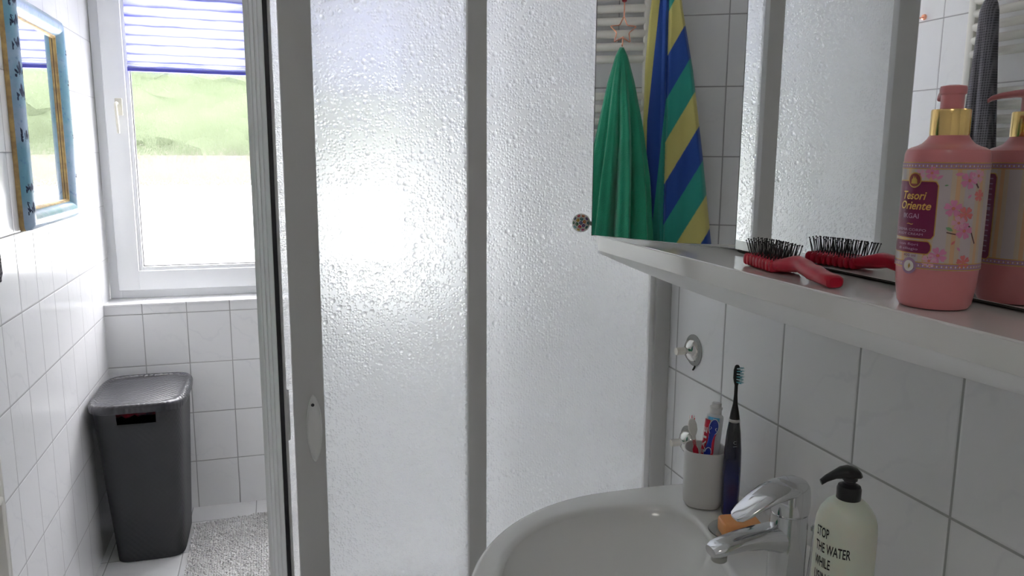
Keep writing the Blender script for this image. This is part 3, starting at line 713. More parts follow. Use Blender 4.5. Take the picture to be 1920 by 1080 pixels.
# ------------------------------------------------------------------ washbasin
ZR = -0.69
def basin():
    Cx, Cy = 0.52, 1.0; N = 96
    def outer(a):
        dx, dy = cos(a), sin(a)
        lo, hi = 0.0, 1.0
        for _ in range(40):
            m = (lo+hi)/2; x, y = Cx+dx*m-0.635, dy*m
            v = (abs(x/0.385)**2+abs(y/0.425)**2) if x < 0 else (abs(x/0.42)**3.4+abs(y/0.425)**3.4)
            if v < 1: lo = m
            else: hi = m
        r_ = lo
        if dx > 0: r_ = min(r_, (XR-0.0008-Cx)/dx)
        return r_
    pts = [(0.700, 1.0), (0.707, 1.075), (0.724, 1.140), (0.742, 1.205), (0.760, 1.262), (0.752, 1.303), (0.715, 1.333), (0.655, 1.351), (0.575, 1.359), (0.488, 1.342), (0.415, 1.297), (0.345, 1.190), (0.315, 1.09), (0.305, 1.0)]
    pol = sorted([(math.atan2(y-Cy, x-Cx), math.hypot(x-Cx, y-Cy)) for x, y in pts])
    def inner(a):
        a = abs((a+PI) % (2*PI)-PI)
        for (a0, r0), (a1, r1) in zip(pol, pol[1:]):
            if a0 <= a <= a1: return r0+(r1-r0)*(a-a0)/(a1-a0)
        return pol[-1][1] if a > pol[-1][0] else pol[0][1]
    A = [2*PI*i/N for i in range(N)]
    Ro = [outer(a) for a in A]; Ri = [inner(a) for a in A]
    for _ in range(3): Ri = [(Ri[i-1]+2*Ri[i]+Ri[(i+1) % N])/4 for i in range(N)]
    def ring(f, z, cx=Cx, cy=Cy): return [(cx+cos(a)*f(i), cy+sin(a)*f(i), z(i) if callable(z) else z) for i, a in enumerate(A)]
    rs = []
    wallc = lambda i: 0.0 if (Cx+cos(A[i])*Ro[i]) > XR-0.02 else 1.0
    rs.append(ring(lambda i: Ro[i]*(0.45+0.25*(1-wallc(i))), ZR-0.20)); rs.append(ring(lambda i: Ro[i]*(0.80+0.2*(1-wallc(i))), ZR-0.13)); rs.append(ring(lambda i: Ro[i]-0.012*wallc(i), ZR-0.040))
    for k in range(6):
        t = k/5*PI/2; rs.append(ring(lambda i: Ro[i]-(0.010*(1-cos(t)))*wallc(i), ZR-0.010+0.010*sin(t)))
    rs.append(ring(lambda i: Ri[i]*0.55+Ro[i]*0.45-0.0, ZR-0.001))
    rs.append(ring(lambda i: Ri[i]+0.012, ZR-0.002))
    for k in range(1, 6):
        t = k/5*PI/2; rs.append(ring(lambda i: Ri[i]+0.012-0.016*sin(t), ZR-0.002-0.014*(1-cos(t))))
    bc = (0.50, 1.0)
    for t in (0.08, 0.2, 0.35, 0.5, 0.65, 0.8, 0.9, 0.96):
        def q(i): return (Ri[i]-0.004)*(1-t)+0.022*t
        dz = -0.125*(1-(1-t)**2.3)
        rs.append([(Cx+(bc[0]-Cx)*t+cos(a)*q(i), Cy+sin(a)*q(i), ZR-0.016+dz) for i, a in enumerate(A)])
    b = bm_new(); rings(b, rs)
    r = obj('washbasin', b, M['ceramic'], auto=60)
    tag(r, 'white ceramic washbasin with a rounded front, fixed to the right wall', 'washbasin')
    obj('drain_plug', lathe([(0.024, ZR-0.141), (0.024, ZR-0.137), (0.016, ZR-0.134), (0.004, ZR-0.133)], (0.50, 1.0, 0), 32), M['chrome'], r)
basin()

# ------------------------------------------------------------------ faucet
def faucet():
    cx, cy = 0.766, 1.0; z0 = ZR-0.004
    r = thing('basin_faucet', (cx, cy, z0), 'chrome single lever mixer tap on the washbasin ledge', 'faucet')
    X, Y, Z = Vector((1, 0, 0)), Vector((0, 1, 0)), Vector((0, 0, 1))
    b = bm_new()
    rings(b, [se_ring((cx+dx, cy, z0+z), X, Y, ru, rv, 40, 2.2) for z, ru, rv, dx in ((0, 0.031, 0.029, 0), (0.004, 0.032, 0.030, 0), (0.010, 0.0305, 0.028, 0), (0.05, 0.0300, 0.0265, 0), (0.09, 0.0300, 0.0265, 0), (0.12, 0.0295, 0.0265, 0), (0.1335, 0.0285, 0.026, 0), (0.1345, 0.0265, 0.024, 0))])
    body = obj('faucet_body', b, M['chrome'], r)
    b = bm_new()
    pts = [((cx-0.008, 0.090), 0.024, 0.026), ((cx-0.030, 0.096), 0.0225, 0.0215), ((cx-0.055, 0.0985), 0.021, 0.017), ((cx-0.085, 0.098), 0.020, 0.0135), ((cx-0.115, 0.094), 0.0195, 0.0110), ((cx-0.132, 0.090), 0.0185, 0.0100), ((cx-0.140, 0.0875), 0.014, 0.007)]
    rs = []
    for (x, z), wy, hz in pts: rs.append(se_ring((x, cy, z0+z), Y, Z, wy, hz, 32, 2.8))
    rings(b, rs); sp = obj('spout', b, M['chrome'], r)
    obj('aerator', lathe([(0.0125, z0+0.080), (0.0125, z0+0.0715), (0.0112, z0+0.0700), (0.0100, z0+0.0700)], (cx-0.124, cy, 0), 28), M['steel'], sp)
    # cartridge dome and lever
    obj('cartridge_ring', lathe([(0.0262, z0+0.1335), (0.0275, z0+0.1365), (0.0262, z0+0.1395)], (cx-0.001, cy, 0), 40), M['chrome'], r)
    b = bm_new()
    rings(b, [se_ring((cx+dx, cy, z0+z), X, Y, ru, rv, 40, 2.3) for z, ru, rv, dx in ((0.137, 0.029, 0.0275, 0), (0.15, 0.0305, 0.0285, 0.0), (0.168, 0.0300, 0.0275, 0.0), (0.180, 0.0275, 0.0255, 0.0005), (0.187, 0.022, 0.021, 0.001), (0.191, 0.012, 0.012, 0.001))])
    h = obj('lever_cap', b, M['chrome'], r)
    b = bm_new()
    lp = [(0.010, 0.176, 0.025, 0.012), (-0.015, 0.176, 0.0275, 0.0135), (-0.040, 0.170, 0.0265, 0.0105), (-0.065, 0.158, 0.0245, 0.0075), (-0.085, 0.146, 0.0215, 0.0055), (-0.096, 0.139, 0.0165, 0.0042), (-0.100, 0.1365, 0.0095, 0.0028)]
    T = Vector((0.88, 0, 0.47)).normalized()
    rings(b, [se_ring((cx+x, cy, z0+z), Y, Vector((-0.42, 0, 0.90)).normalized(), wy, hz, 32, 2.5) for x, z, wy, hz in lp])
    obj('lever', b, M['chrome'], h)
    rod = bm_new()
    tube([(cx+0.022, cy-0.024, z0+0.004), (cx+0.036, cy-0.017, z0+0.105)], 0.0020, 10, rod)
    pr = obj('lift_rod', rod, M['chrome'], r)
    obj('rod_knob', lathe([(0.002, z0+0.104), (0.0055, z0+0.106), (0.006, z0+0.111), (0.003, z0+0.115)], (cx+0.036, cy-0.017, 0), 20), M['chrome'], pr)
faucet()

# ------------------------------------------------------------------ soap dispenser
def dispenser():
    cx, cy = 0.702, 0.800; z0 = ZR-0.0004; R_ = 0.0385
    r = thing('soap_dispenser', (cx, cy, z0), 'pale soap dispenser with black pump and black lettering about water, beside the tap', 'soap dispenser')
    top = 0.252
    prof = [(0.034, 0.0), (0.0385, 0.002), (0.040, 0.006), (0.040, 0.10), (0.040, 0.208), (0.0388, 0.220), (0.035, 0.232), (0.0275, 0.2425), (0.0195, 0.249), (0.0150, 0.251), (0.0150, 0.256)]
    t = NT('pale_translucent_plastic')
    pb = t.n('BsdfPrincipled', ins={'Base Color': (0.66, 0.69, 0.58, 1), 'Roughness': 0.32, 'Transmission Weight': 0.0, 'Subsurface Weight': 0.2, 'Subsurface Scale': 0.02})
    obj('dispenser_body', lathe([(a*0.9625, z0+b) for a, b in prof], (cx, cy, 0), 64), t.fin(pb.outputs[0]), r)
    blk = mat('black_pump_plastic', (0.014, 0.014, 0.016), 0.32)
    col = lathe([(0.0140, z0+0.245), (0.0152, z0+0.247), (0.0152, z0+0.264), (0.0138, z0+0.268), (0.0100, z0+0.2695), (0.0075, z0+0.272), (0.0075, z0+0.275), (0.0095, z0+0.276), (0.0095, z0+0.281)], (cx, cy, 0), 32)
    p = obj('pump_collar', col, blk, r)
    b = bm_new(); nd = Vector((-0.93, 0.36, 0)).normalized(); sd = Vector((-nd.y, nd.x, 0)); c = Vector((cx, cy, z0+0.2855))
    rings(b, [se_ring(c+nd*t_+Vector((0, 0, dz)), sd, Vector((nd.x*0.3, nd.y*0.3, 0.95)), w_, h, 20, 2.3) for t_, dz, w_, h in ((-0.0135, -0.0015, 0.006, 0.004), (-0.010, 0.0, 0.0105, 0.0068), (0.0, 0.001, 0.0125, 0.0085), (0.010, 0.000, 0.0105, 0.0075), (0.020, -0.0035, 0.007, 0.0052), (0.030, -0.009, 0.0052, 0.0042), (0.0365, -0.0145, 0.0045, 0.0035))])
    obj('pump_spout', b, blk, p)
    T = bm_new(); th = math.radians(228.6-28)
    f = wrapper(cx, cy, R_, th, z0, 0.0004)
    ink = mat('black_ink', (0.012, 0.012, 0.012), 0.6)
    for i, (s_, w_) in enumerate((('STOP', 0.0205), ('THE WATER', 0.0485), ('WHILE', 0.0250), ('USING ME!', 0.0440))):
        bt = text_bm(s_, 0.0180, w_, 0.00025, 0.0, 'LEFT')
        v = 0.2035-0.0205*i
        join_bm(T, bt, lambda c_: f((c_[0]-0.0215, c_[1]*1.05+v)), 0)
    obj('lettering', T, ink, r, smooth=False)
dispenser()

# ------------------------------------------------------------------ things on the basin ledge
def cup_and_brushes():
    cx, cy = 0.800, 1.316; z0 = ZR+0.0002
    X, Y, Z = Vector((1, 0, 0)), Vector((0, 1, 0)), Vector((0, 0, 1))
    U = Vector((0.85, -0.52, 0)); V = Vector((0.52, 0.85, 0))
    H = 0.118
    b = bm_new(); lv = [(0.0, 0.028), (0.002, 0.034), (0.010, 0.0392), (0.022, 0.0402), (0.06, 0.0405), (H-0.003, 0.0408), (H-0.0008, 0.0403), (H, 0.0391), (H-0.001, 0.0375), (H-0.006, 0.0368), (0.03, 0.0358), (0.010, 0.030)]
    rings(b, [se_ring((cx, cy, z0+z), U, V, q, q, 56, 2.9) for z, q in lv])
    o = obj('toothbrush_cup', b, mat('matt_white_ceramic', (0.66, 0.655, 0.645), 0.5))
    tag(o, 'matt white toothbrush cup standing at the far corner of the washbasin', 'cup')
    def local(path): return [Vector(p) for p in path]
    # white and red toothbrush
    r = thing('toothbrush', (cx-0.018, cy+0.020, z0+0.012), 'white toothbrush with red criss-cross grip, leaning at the left in the cup', 'toothbrush')
    bx, by = cx-0.019, cy+0.014
    P0 = Vector((cx-0.004, cy-0.004, z0+0.014)); P1 = Vector((bx-0.003, by+0.006, z0+0.173)); D = (P1-P0)
    wht = mat('white_toothbrush_plastic', (0.74, 0.72, 0.68), 0.3); redp = mat('red_grip_rubber', (0.55, 0.01, 0.04), 0.4)
    side = Vector((0.78, -0.62, 0)); dep = D.normalized().cross(side).normalized(); side = dep.cross(D.normalized())
    def blade(secs, m, par, name, p=2.3, mi=None):
        b = bm_new(); rings(b, [se_ring(P0+D*t, side, dep, w_, h, 20, p) for t, w_, h in secs]); return obj(name, b, m, par)
    blade([(0.0, 0.004, 0.003), (0.03, 0.006, 0.004), (0.4, 0.0062, 0.005), (0.62, 0.0055, 0.004), (0.70, 0.0036, 0.003), (0.78, 0.0034, 0.0028), (0.81, 0.006, 0.003), (0.86, 0.0088, 0.003), (0.93, 0.0088, 0.003), (0.98, 0.0064, 0.0027), (1.0, 0.003, 0.0018)], wht, r, 'handle')
    g = bm_new()
    rings(g, [se_ring(P0+D*t-dep*0.0026, side, dep, w_, 0.003, 16, 2.2) for t, w_ in ((0.30, 0.003), (0.34, 0.0058), (0.62, 0.0055), (0.655, 0.003), (0.675, 0.001))])
    for k in range(5):
        for s_ in (1, -1):
            t = 0.655+0.016*k
            tube([P0+D*t-dep*0.0032-side*0.0034*s_, P0+D*(t+0.02)-dep*0.0032+side*0.0034*s_], 0.0005, 5, g)
    obj('grip', g, redp, r)
    brm = [mat('red_bristle_tips', (0.75, 0.05, 0.08), 0.5), mat('pale_bristles', (0.75, 0.55, 0.53), 0.5)]
    g = bm_new(); rn = random.Random(2)
    for i in range(6):
        for j in range(3):
            q = P0+D*(0.87+0.022*i)+side*(0.0035*(j-1))
            e = q+dep*(0.010)+D.normalized()*(0.002*(i-2)+rn.uniform(-.001, .001))+side*0.001*(j-1)
            tube([q, e], 0.0009, 6, g, mi=(i+j) % 2)
    obj('bristles', g, brm, r)
    # blue toothbrush
    r2 = thing('toothbrush', (cx, cy, z0+0.012), 'blue toothbrush with red side stripe, leaning in the cup in front of the toothpaste', 'toothbrush')
    P0 = Vector((cx-0.020, cy-0.012, z0+0.014)); P1 = Vector((cx+0.011, cy-0.016, z0+0.180)); D = P1-P0
    side = Vector((0.74, -0.67, 0)); dep = D.normalized().cross(side).normalized(); side = dep.cross(D.normalized())
    blue = mat('blue_toothbrush_plastic', (0.012, 0.035, 0.34), 0.25, coat=0.3)
    blade([(0.0, 0.005, 0.003), (0.1, 0.0075, 0.004), (0.55, 0.0085, 0.005), (0.66, 0.0075, 0.0045), (0.74, 0.0058, 0.004), (0.80, 0.0066, 0.0036), (0.87, 0.0090, 0.0034), (0.94, 0.0092, 0.0034), (0.985, 0.0065, 0.003), (1.0, 0.003, 0.002)], blue, r2, 'handle')
    g = bm_new()
    tube([P0+D*t+side*w_-dep*0.002 for t, w_ in ((0.45, 0.0078), (0.6, 0.0072), (0.72, 0.0050), (0.78, 0.0048), (0.84, 0.0062))], [0.0022, 0.003, 0.0028, 0.002, 0.0008], 10, g)
    obj('red_stripe', g, redp, r2)
    g = bm_new()
    loop_ = [P0+D*(0.905+0.095*sin(2*PI*i/30))+side*0.0092*cos(2*PI*i/30)-dep*0.0022 for i in range(31)]
    tube(loop_, 0.0008, 6, g)
    obj('white_outline', g, M['outline'], r2); g = bm_new()
    loop_ = [P0+D*(0.60+0.06*sin(PI*i/14))+side*0.0062*cos(PI*i/14)-dep*0.0046 for i in range(15)]
    tube(loop_, 0.0008, 6, g)
    obj('grip_outline', g, M['outline'], r2); g = bm_new()
    for s_ in (1, -1): tube([P0+D*(0.87+0.012*i)+side*s_*(0.0062-0.0012*(i % 3))-dep*0.0034 for i in range(4)], 0.0006, 5, g)
    obj('grip_marks', g, M['outline'], r2)
    g = bm_new()
    for i in range(7):
        for j in range(4):
            q = P0+D*(0.87+0.018*i)+side*(0.0036*(j-1.5)); tube([q, q+dep*0.011+D.normalized()*0.0006*(i-3)], 0.001, 6, g)
    obj('bristles', g, mat('light_blue_bristles', (0.16, 0.50, 0.72), 0.5), r2)
    # toothpaste tube, cap up
    r3 = thing('toothpaste_tube', (cx+0.008, cy+0.012, z0+0.012), 'white toothpaste tube with red printed side and white cap, standing in the cup', 'toothpaste')
    P0 = Vector((cx+0.008, cy+0.010, z0+0.013)); P1 = Vector((cx+0.025, cy+0.010, z0+0.178)); D = P1-P0
    side = Vector((0.72, -0.69, 0)); dep = D.normalized().cross(side).normalized(); side = dep.cross(D.normalized())
    wt = mat('white_tube_laminate', (0.70, 0.71, 0.73), 0.28)
    tb = blade([(0.0, 0.019, 0.001), (0.15, 0.0185, 0.005), (0.5, 0.0178, 0.0095), (0.85, 0.0172, 0.0145), (0.97, 0.0170, 0.0158), (1.0, 0.0160, 0.0150), (1.03, 0.0105, 0.010), (1.04, 0.009, 0.009)], wt, r3, 'tube_body')
    g = bm_new(); rings(g, [se_ring(P1+D.normalized()*z, side, dep, q, q, 28, 2.1) for z, q in ((0.0045, 0.0108), (0.005, 0.0118), (0.014, 0.0112), (0.0145, 0.0124), (0.0185, 0.0122), (0.019, 0.0098), (0.026, 0.0092), (0.027, 0.0078))])
    obj('cap', g, mat('white_cap_plastic', (0.72, 0.72, 0.71), 0.35), r3)
    # printed strip: follows the round front of the tube
    mr = [mat('toothpaste_red', (0.55, 0.012, 0.04), 0.35), mat('toothpaste_lettering', (0.75, 0.74, 0.74), 0.4), mat('toothpaste_cyan', (0.12, 0.50, 0.78), 0.35)]
    def onT(t, a, eps):
        hw = 0.0190-0.0019*t; hh = 0.001+0.0150*min(1, t*1.06)
        a_ = math.radians(a)
        return P0+D*t+side*(hw*math.copysign(abs(sin(a_))**(2/2.3), sin(a_))) - dep*(hh*abs(cos(a_))**(2/2.3)) - (dep*cos(a_)-side*sin(a_))*eps
    g = bm_new()
    def tpatch(t0, t1, a0, a1, mi, eps, n=14, m_=6):
        vv = [[g.verts.new(onT(t0+(t1-t0)*j/m_, a0+(a1-a0)*i/n, eps)) for i in range(n+1)] for j in range(m_+1)]
        for A, B in zip(vv, vv[1:]):
            for i in range(n): g.faces.new((A[i], A[i+1], B[i+1], B[i])).material_index = mi
    tpatch(0.05, 0.96, -72, -12, 0, 0.0005); tpatch(0.965, 1.0, -30, 40, 2, 0.0007)
    bt = text_bm('COLGATE', 0.0135, 0.115, 0.0005)
    for v in bt.verts: pass
    join_bm(g, bt, lambda c_: onT(0.50+(c_[0])/0.160, -42-(c_[1]-0.0048)*3400*1.0, 0.0010), 1)
    obj('printed_side', g, mr, tb, smooth=False)
    # electric toothbrush
    ex, ey = 0.828, 1.262
    r4 = thing('electric_toothbrush', (ex, ey, z0), 'black and navy electric toothbrush standing upright between the cup and the wall', 'electric toothbrush')
    nav = NT('navy_lacquer'); sp = nav.n('SeparateXYZ', ins={0: nav.n('NewGeometry').outputs['Position']})
    colr = nav.mix(nav.rng(sp.outputs[2], ZR+0.075, ZR+0.15), (0.006, 0.010, 0.085, 1), (0.006, 0.007, 0.012, 1))
    nvm = nav.fin(nav.n('BsdfPrincipled', ins={'Base Color': colr, 'Roughness': 0.22, 'Coat Weight': 0.4}).outputs[0])
    b = bm_new(); lean = Vector((0.002, 0.004, 0))
    def er(lst, bmx, p=2.3):
        rings(bmx, [se_ring(Vector((ex, ey, z0+z))+lean*(z/0.29), U, V, q, q2, 36, p) for z, q, q2 in lst])
    er([(0.0, 0.0150, 0.0155), (0.002, 0.0160, 0.0165), (0.05, 0.0168, 0.0172), (0.09, 0.0172, 0.0175), (0.13, 0.0162, 0.0168), (0.165, 0.0132, 0.0135), (0.186, 0.0102, 0.0102), (0.188, 0.0098, 0.0098)], b, 2.8)
    body = obj('handle_body', b, nvm, r4)
    b = bm_new(); er([(0.186, 0.0104, 0.0104), (0.187, 0.0108, 0.0108), (0.191, 0.0106, 0.0106), (0.192, 0.010, 0.010)], b); obj('silver_ring', b, M['steel'], r4)
    blk = mat('black_plastic', (0.008, 0.008, 0.009), 0.35)
    b = bm_new(); er([(0.1915, 0.0098, 0.0098), (0.205, 0.0078, 0.0078), (0.222, 0.0045, 0.0045), (0.24, 0.0034, 0.0034), (0.258, 0.0033, 0.0033), (0.264, 0.0050, 0.0034), (0.272, 0.0064, 0.0034), (0.288, 0.0062, 0.0034), (0.296, 0.0042, 0.003), (0.298, 0.002, 0.0015)], b, 2.1)
    hd = obj('brush_head', b, blk, r4)
    g = bm_new(); bd = Vector((0.55, -0.83, 0)).normalized(); sw = Vector((0.83, 0.55, 0)); rn = random.Random(4)
    for i in range(6):
        for j in range(4):
            q = Vector((ex, ey, z0+0.2655+0.0052*i))+lean+sw*(0.0028*(j-1.5))+bd*0.002
            tube([q, q+bd*(0.0095+0.0015*((i+j) % 2))+Vector((0, 0, 0.0006*(i-2.5)))], 0.0012, 6, g, mi=(i+j) % 2)
    obj('bristles', g, [mat('turquoise_bristles', (0.10, 0.42, 0.50), 0.5), mat('white_bristles', (0.62, 0.74, 0.78), 0.5)], hd)
    g = bm_new(); gr = mat('silver_print', (0.45, 0.46, 0.48), 0.3)
    fc = (Vector((-ex, -ey, 0))).normalized(); rt = Vector((-fc.y, fc.x, 0)); c0 = Vector((ex, ey, z0+0.150))+rt*0.0035+fc*0.0168
    tube([c0+rt*0.0028*cos(2*PI*i/20)+Vector((0, 0, 0.0028*sin(2*PI*i/20))) for i in range(3, 19)], 0.0004, 6, g)
    box(g, (c0.x-0.004, c0.y-0.0006, c0.z-0.0078), (c0.x+0.004, c0.y+0.0006, c0.z-0.0070))
    obj('power_mark', g, gr, body)
    # oval glass soap dish and the orange soap bar
    b = bm_new(); dc = (0.795, 1.185)
    rings(b, [se_ring((dc[0], dc[1], ZR+z), U, V, 0.052*q, 0.048*q, 48, 2.0) for z, q in ((0.0002, 0.7), (0.001, 0.9), (0.005, 1.0), (0.0062, 0.985), (0.0030, 0.88), (0.0025, 0.6))])
    o = obj('soap_dish', b, mat('clear_glass', (0.9, 0.93, 0.92), 0.06, trans=0.92)); tag(o, 'shallow clear oval soap dish on the basin ledge behind the tap', 'soap dish')
    b = bm_new(); sc = Vector((0.797, 1.180, ZR+0.0028)); a1 = Vector((0.78, 0.62, 0)).normalized(); a1 = Vector((0.97, -0.22, 0)).normalized(); a2 = Vector((0.22, 0.97, 0)).normalized()
    rings(b, [se_ring(sc+Vector((0, 0, z)), a1, a2, 0.036*q, 0.024*q, 40, 6) for z, q in ((0.0, 0.93), (0.0015, 0.98), (0.004, 1.0), (0.022, 1.0), (0.0245, 0.98), (0.026, 0.93))])
    o = obj('soap_bar', b, mat('orange_soap', (0.80, 0.36, 0.13), 0.4, sss=0.2)); tag(o, 'orange rectangular bar of soap lying on the clear dish', 'soap')
cup_and_brushes()

# ------------------------------------------------------------------ suction hooks on the right wall
def suction(y, z, label):
    r = thing('suction_hook', (XR, y, z), label, 'hook', 'suction hooks on the tiled wall')
    cup = lathe([(0.036, 0.0), (0.036, -0.0015), (0.030, -0.0035), (0.024, -0.0050)], (XR-0.0003, y, z), 40, 'x')
    obj('suction_cup', cup, mat('clear_rubber', (0.55, 0.56, 0.54), 0.25, trans=0.35), r)
    tb = tube([(XR-0.003, y-0.012, z-0.034), (XR-0.004, y-0.010, z-0.040), (XR-0.004, y-0.006, z-0.044)], 0.0022, 8); obj('release_tab', tb, M['rubber'], r)
    d = lathe([(0.0275, -0.004), (0.0272, -0.007), (0.024, -0.012), (0.017, -0.0165), (0.010, -0.019), (0.008, -0.021), (0.008, -0.026)], (XR, y, z), 40, 'x')
    obj('chrome_dome', d, mat('polished_steel', (0.80, 0.79, 0.76), 0.12, 1.0), r)
    rs = []
    for k, (x, q) in enumerate(((-0.024, 0.0070), (-0.025, 0.0084), (-0.044, 0.0084), (-0.0455, 0.0078))):
        rs.append([(XR+x, y+(q*(1+0.03*(i % 2)))*cos(2*PI*i/40), z+(q*(1+0.03*(i % 2)))*sin(2*PI*i/40)) for i in range(40)])
    b = bm_new(); rings(b, rs); obj('knurled_peg', b, mat('satin_brass_steel', (0.80, 0.77, 0.70), 0.42, 0.6), r)
suction(1.540, -0.434, 'chrome suction hook, the upper of two on the right wall tiles')
suction(1.545, -0.652, 'chrome suction hook, the lower of two, behind the toothbrush cup')

# ------------------------------------------------------------------ towel radiator on the left wall
def radiator():
    y0, y1 = 1.495, 2.190; zt = 0.70; zb = -1.25; xr = -0.715
    m = mat('cream_white_radiator_enamel', (0.76, 0.74, 0.68), 0.3, coat=0.2)
    r = thing('towel_radiator', (xr, (y0+y1)/2, zb), 'cream white ladder towel radiator on the left wall, seen in the mirrors', 'radiator')
    for y in (y0, y1):
        obj('side_rail', mbox((xr-0.018, y-0.016, zb), (xr+0.018, y+0.016, zt), 0.008), m, r)
        for z in (zt-0.12, zb+0.15): obj('wall_bracket', tube([(XL, y, z), (xr, y, z)], 0.010, 10), m, r)
    zs = []
    z = 0.645
    for cnt, gap in ((8, 0.13), (8, 0.13), (8, 0.13), (6, 0.1)):
        for i in range(cnt):
            zs.append(z); z -= 0.0435
        z -= gap-0.0435
    first = None
    for z in zs:
        if z < zb+0.04: break
        if first is None: o = first = obj('heating_tube', tube([(xr+0.006, y0+0.01, 0), (xr+0.006, y1-0.01, 0)], 0.0145, 16), m, r); base = o.matrix_local.copy()
        else: o = first.copy(); C.objects.link(o)
        o.location = (0, 0, z)
radiator()
# ------------------------------------------------------------------ towels
def terry(name, col, col2):
    return mat(name, col, 0.95, bump=(420, 0.9, 0.004), vary=(8, col2), sheen=0.4)
def cone_towel(name, m, x0, zt, zb, cen, wid, dep, k, amp, label, cat='towel', phase=0.0, nz=70, nu=140, group=None):
    bm = bm_new(); rs = []
    for j in range(nz+1):
        t = j/nz; z = zt+(zb-zt)*t; yc, w_, d_ = cen(t), wid(t), dep(t); a_ = amp*min(1, t*2.2)
        ring = []
        for i in range(nu):
            u = 2*PI*i/nu
            f = 1+a_*(1.7*abs(cos(0.5*k*u+phase+0.35*t+0.4*sin(2*u)))-1.1)+0.25*a_*cos((2*k+1)*u+2.1)
            f = max(0.35, f)
            # straight back against the bars, full folds to the room
            ring.append((x0+d_*sin(u)*f*(1.0 if sin(u) > 0 else 0.45), yc+w_*cos(u)*(1+(f-1)*0.45), z+0.012*t*sin(3*u+1)))
        rs.append(ring)
    rings(bm, rs)
    return tag(obj(name, bm, m, auto=80), label, cat, group)
def lerp(pts):
    def f(t):
        for (a, b), (c, d) in zip(pts, pts[1:]):
            if t <= c: return b+(d-b)*(t-a)/(c-a)
        return pts[-1][1]
    return f
green = terry('green_terry', (0.012, 0.30, 0.165), (0.009, 0.24, 0.13))
gt = cone_towel('green_towel', green, -0.620, 0.370, -0.62, lerp([(0, 1.578), (0.3, 1.575), (0.7, 1.585), (1, 1.60)]),
    lerp([(0, 0.007), (0.03, 0.022), (0.12, 0.046), (0.25, 0.070), (0.45, 0.100), (0.7, 0.125), (1, 0.15)]),
    lerp([(0, 0.006), (0.03, 0.014), (0.15, 0.030), (0.5, 0.045), (1, 0.055)]), 10, 0.46, 'green terry towel hanging gathered from the copper star, seen in the mirror door')
tr = bm_new()
# loose rear flap of the towel, its edge scalloped
for q in range(1):
    rows = []
    for j in range(60):
        t = j/59; z = 0.02-0.66*t; row = []
        for i in range(8):
            s = i/7; y = 1.675+0.07*t+ (0.05+0.10*t)*s + 0.006*sin(10*t)
            x = -0.66+0.016*sin(4*s+3*t)-0.01*s
            row.append((x, y, z+0.02*s))
        rows.append(row)
    rings(tr, rows, closed=False)
fl = obj('towel_flap', tr, green, gt); sm = fl.modifiers.new('thickness', 'SOLIDIFY'); sm.thickness = 0.006
grey = NT('grey_waffle_weave')
tc = grey.n('TexCoord'); sp = grey.n('SeparateXYZ', ins={0: tc.outputs['Object']})
wa = grey.math('MULTIPLY', grey.math('PINGPONG', grey.math('MULTIPLY', grey.math('ADD', sp.outputs[1], 50.0), 125.0), 0.5), grey.math('PINGPONG', grey.math('MULTIPLY', grey.math('ADD', sp.outputs[2], 50.0), 125.0), 0.5))
bp = grey.n('Bump', ins={'Height': wa, 'Strength': 0.9, 'Distance': 0.006})
cg = grey.mix(grey.rng(wa, 0.0, 0.12), (0.16, 0.15, 0.17, 1), (0.055, 0.052, 0.06, 1))
M['grey_waffle'] = grey.fin(grey.n('BsdfPrincipled', ins={'Base Color': cg, 'Roughness': 0.95, 'Normal': bp.outputs[0]}).outputs[0])
cone_towel('grey_towel', M['grey_waffle'], -0.655, 0.505, -0.29, lerp([(0, 2.078), (0.35, 2.070), (1, 2.055)]),
    lerp([(0, 0.012), (0.02, 0.026), (0.06, 0.033), (0.3, 0.044), (0.6, 0.060), (1, 0.075)]), lerp([(0, 0.012), (0.05, 0.026), (0.5, 0.036), (1, 0.042)]), 4, 0.28,
    'dark grey waffle towel draped over the towel radiator, seen in the big mirror', phase=1.5)
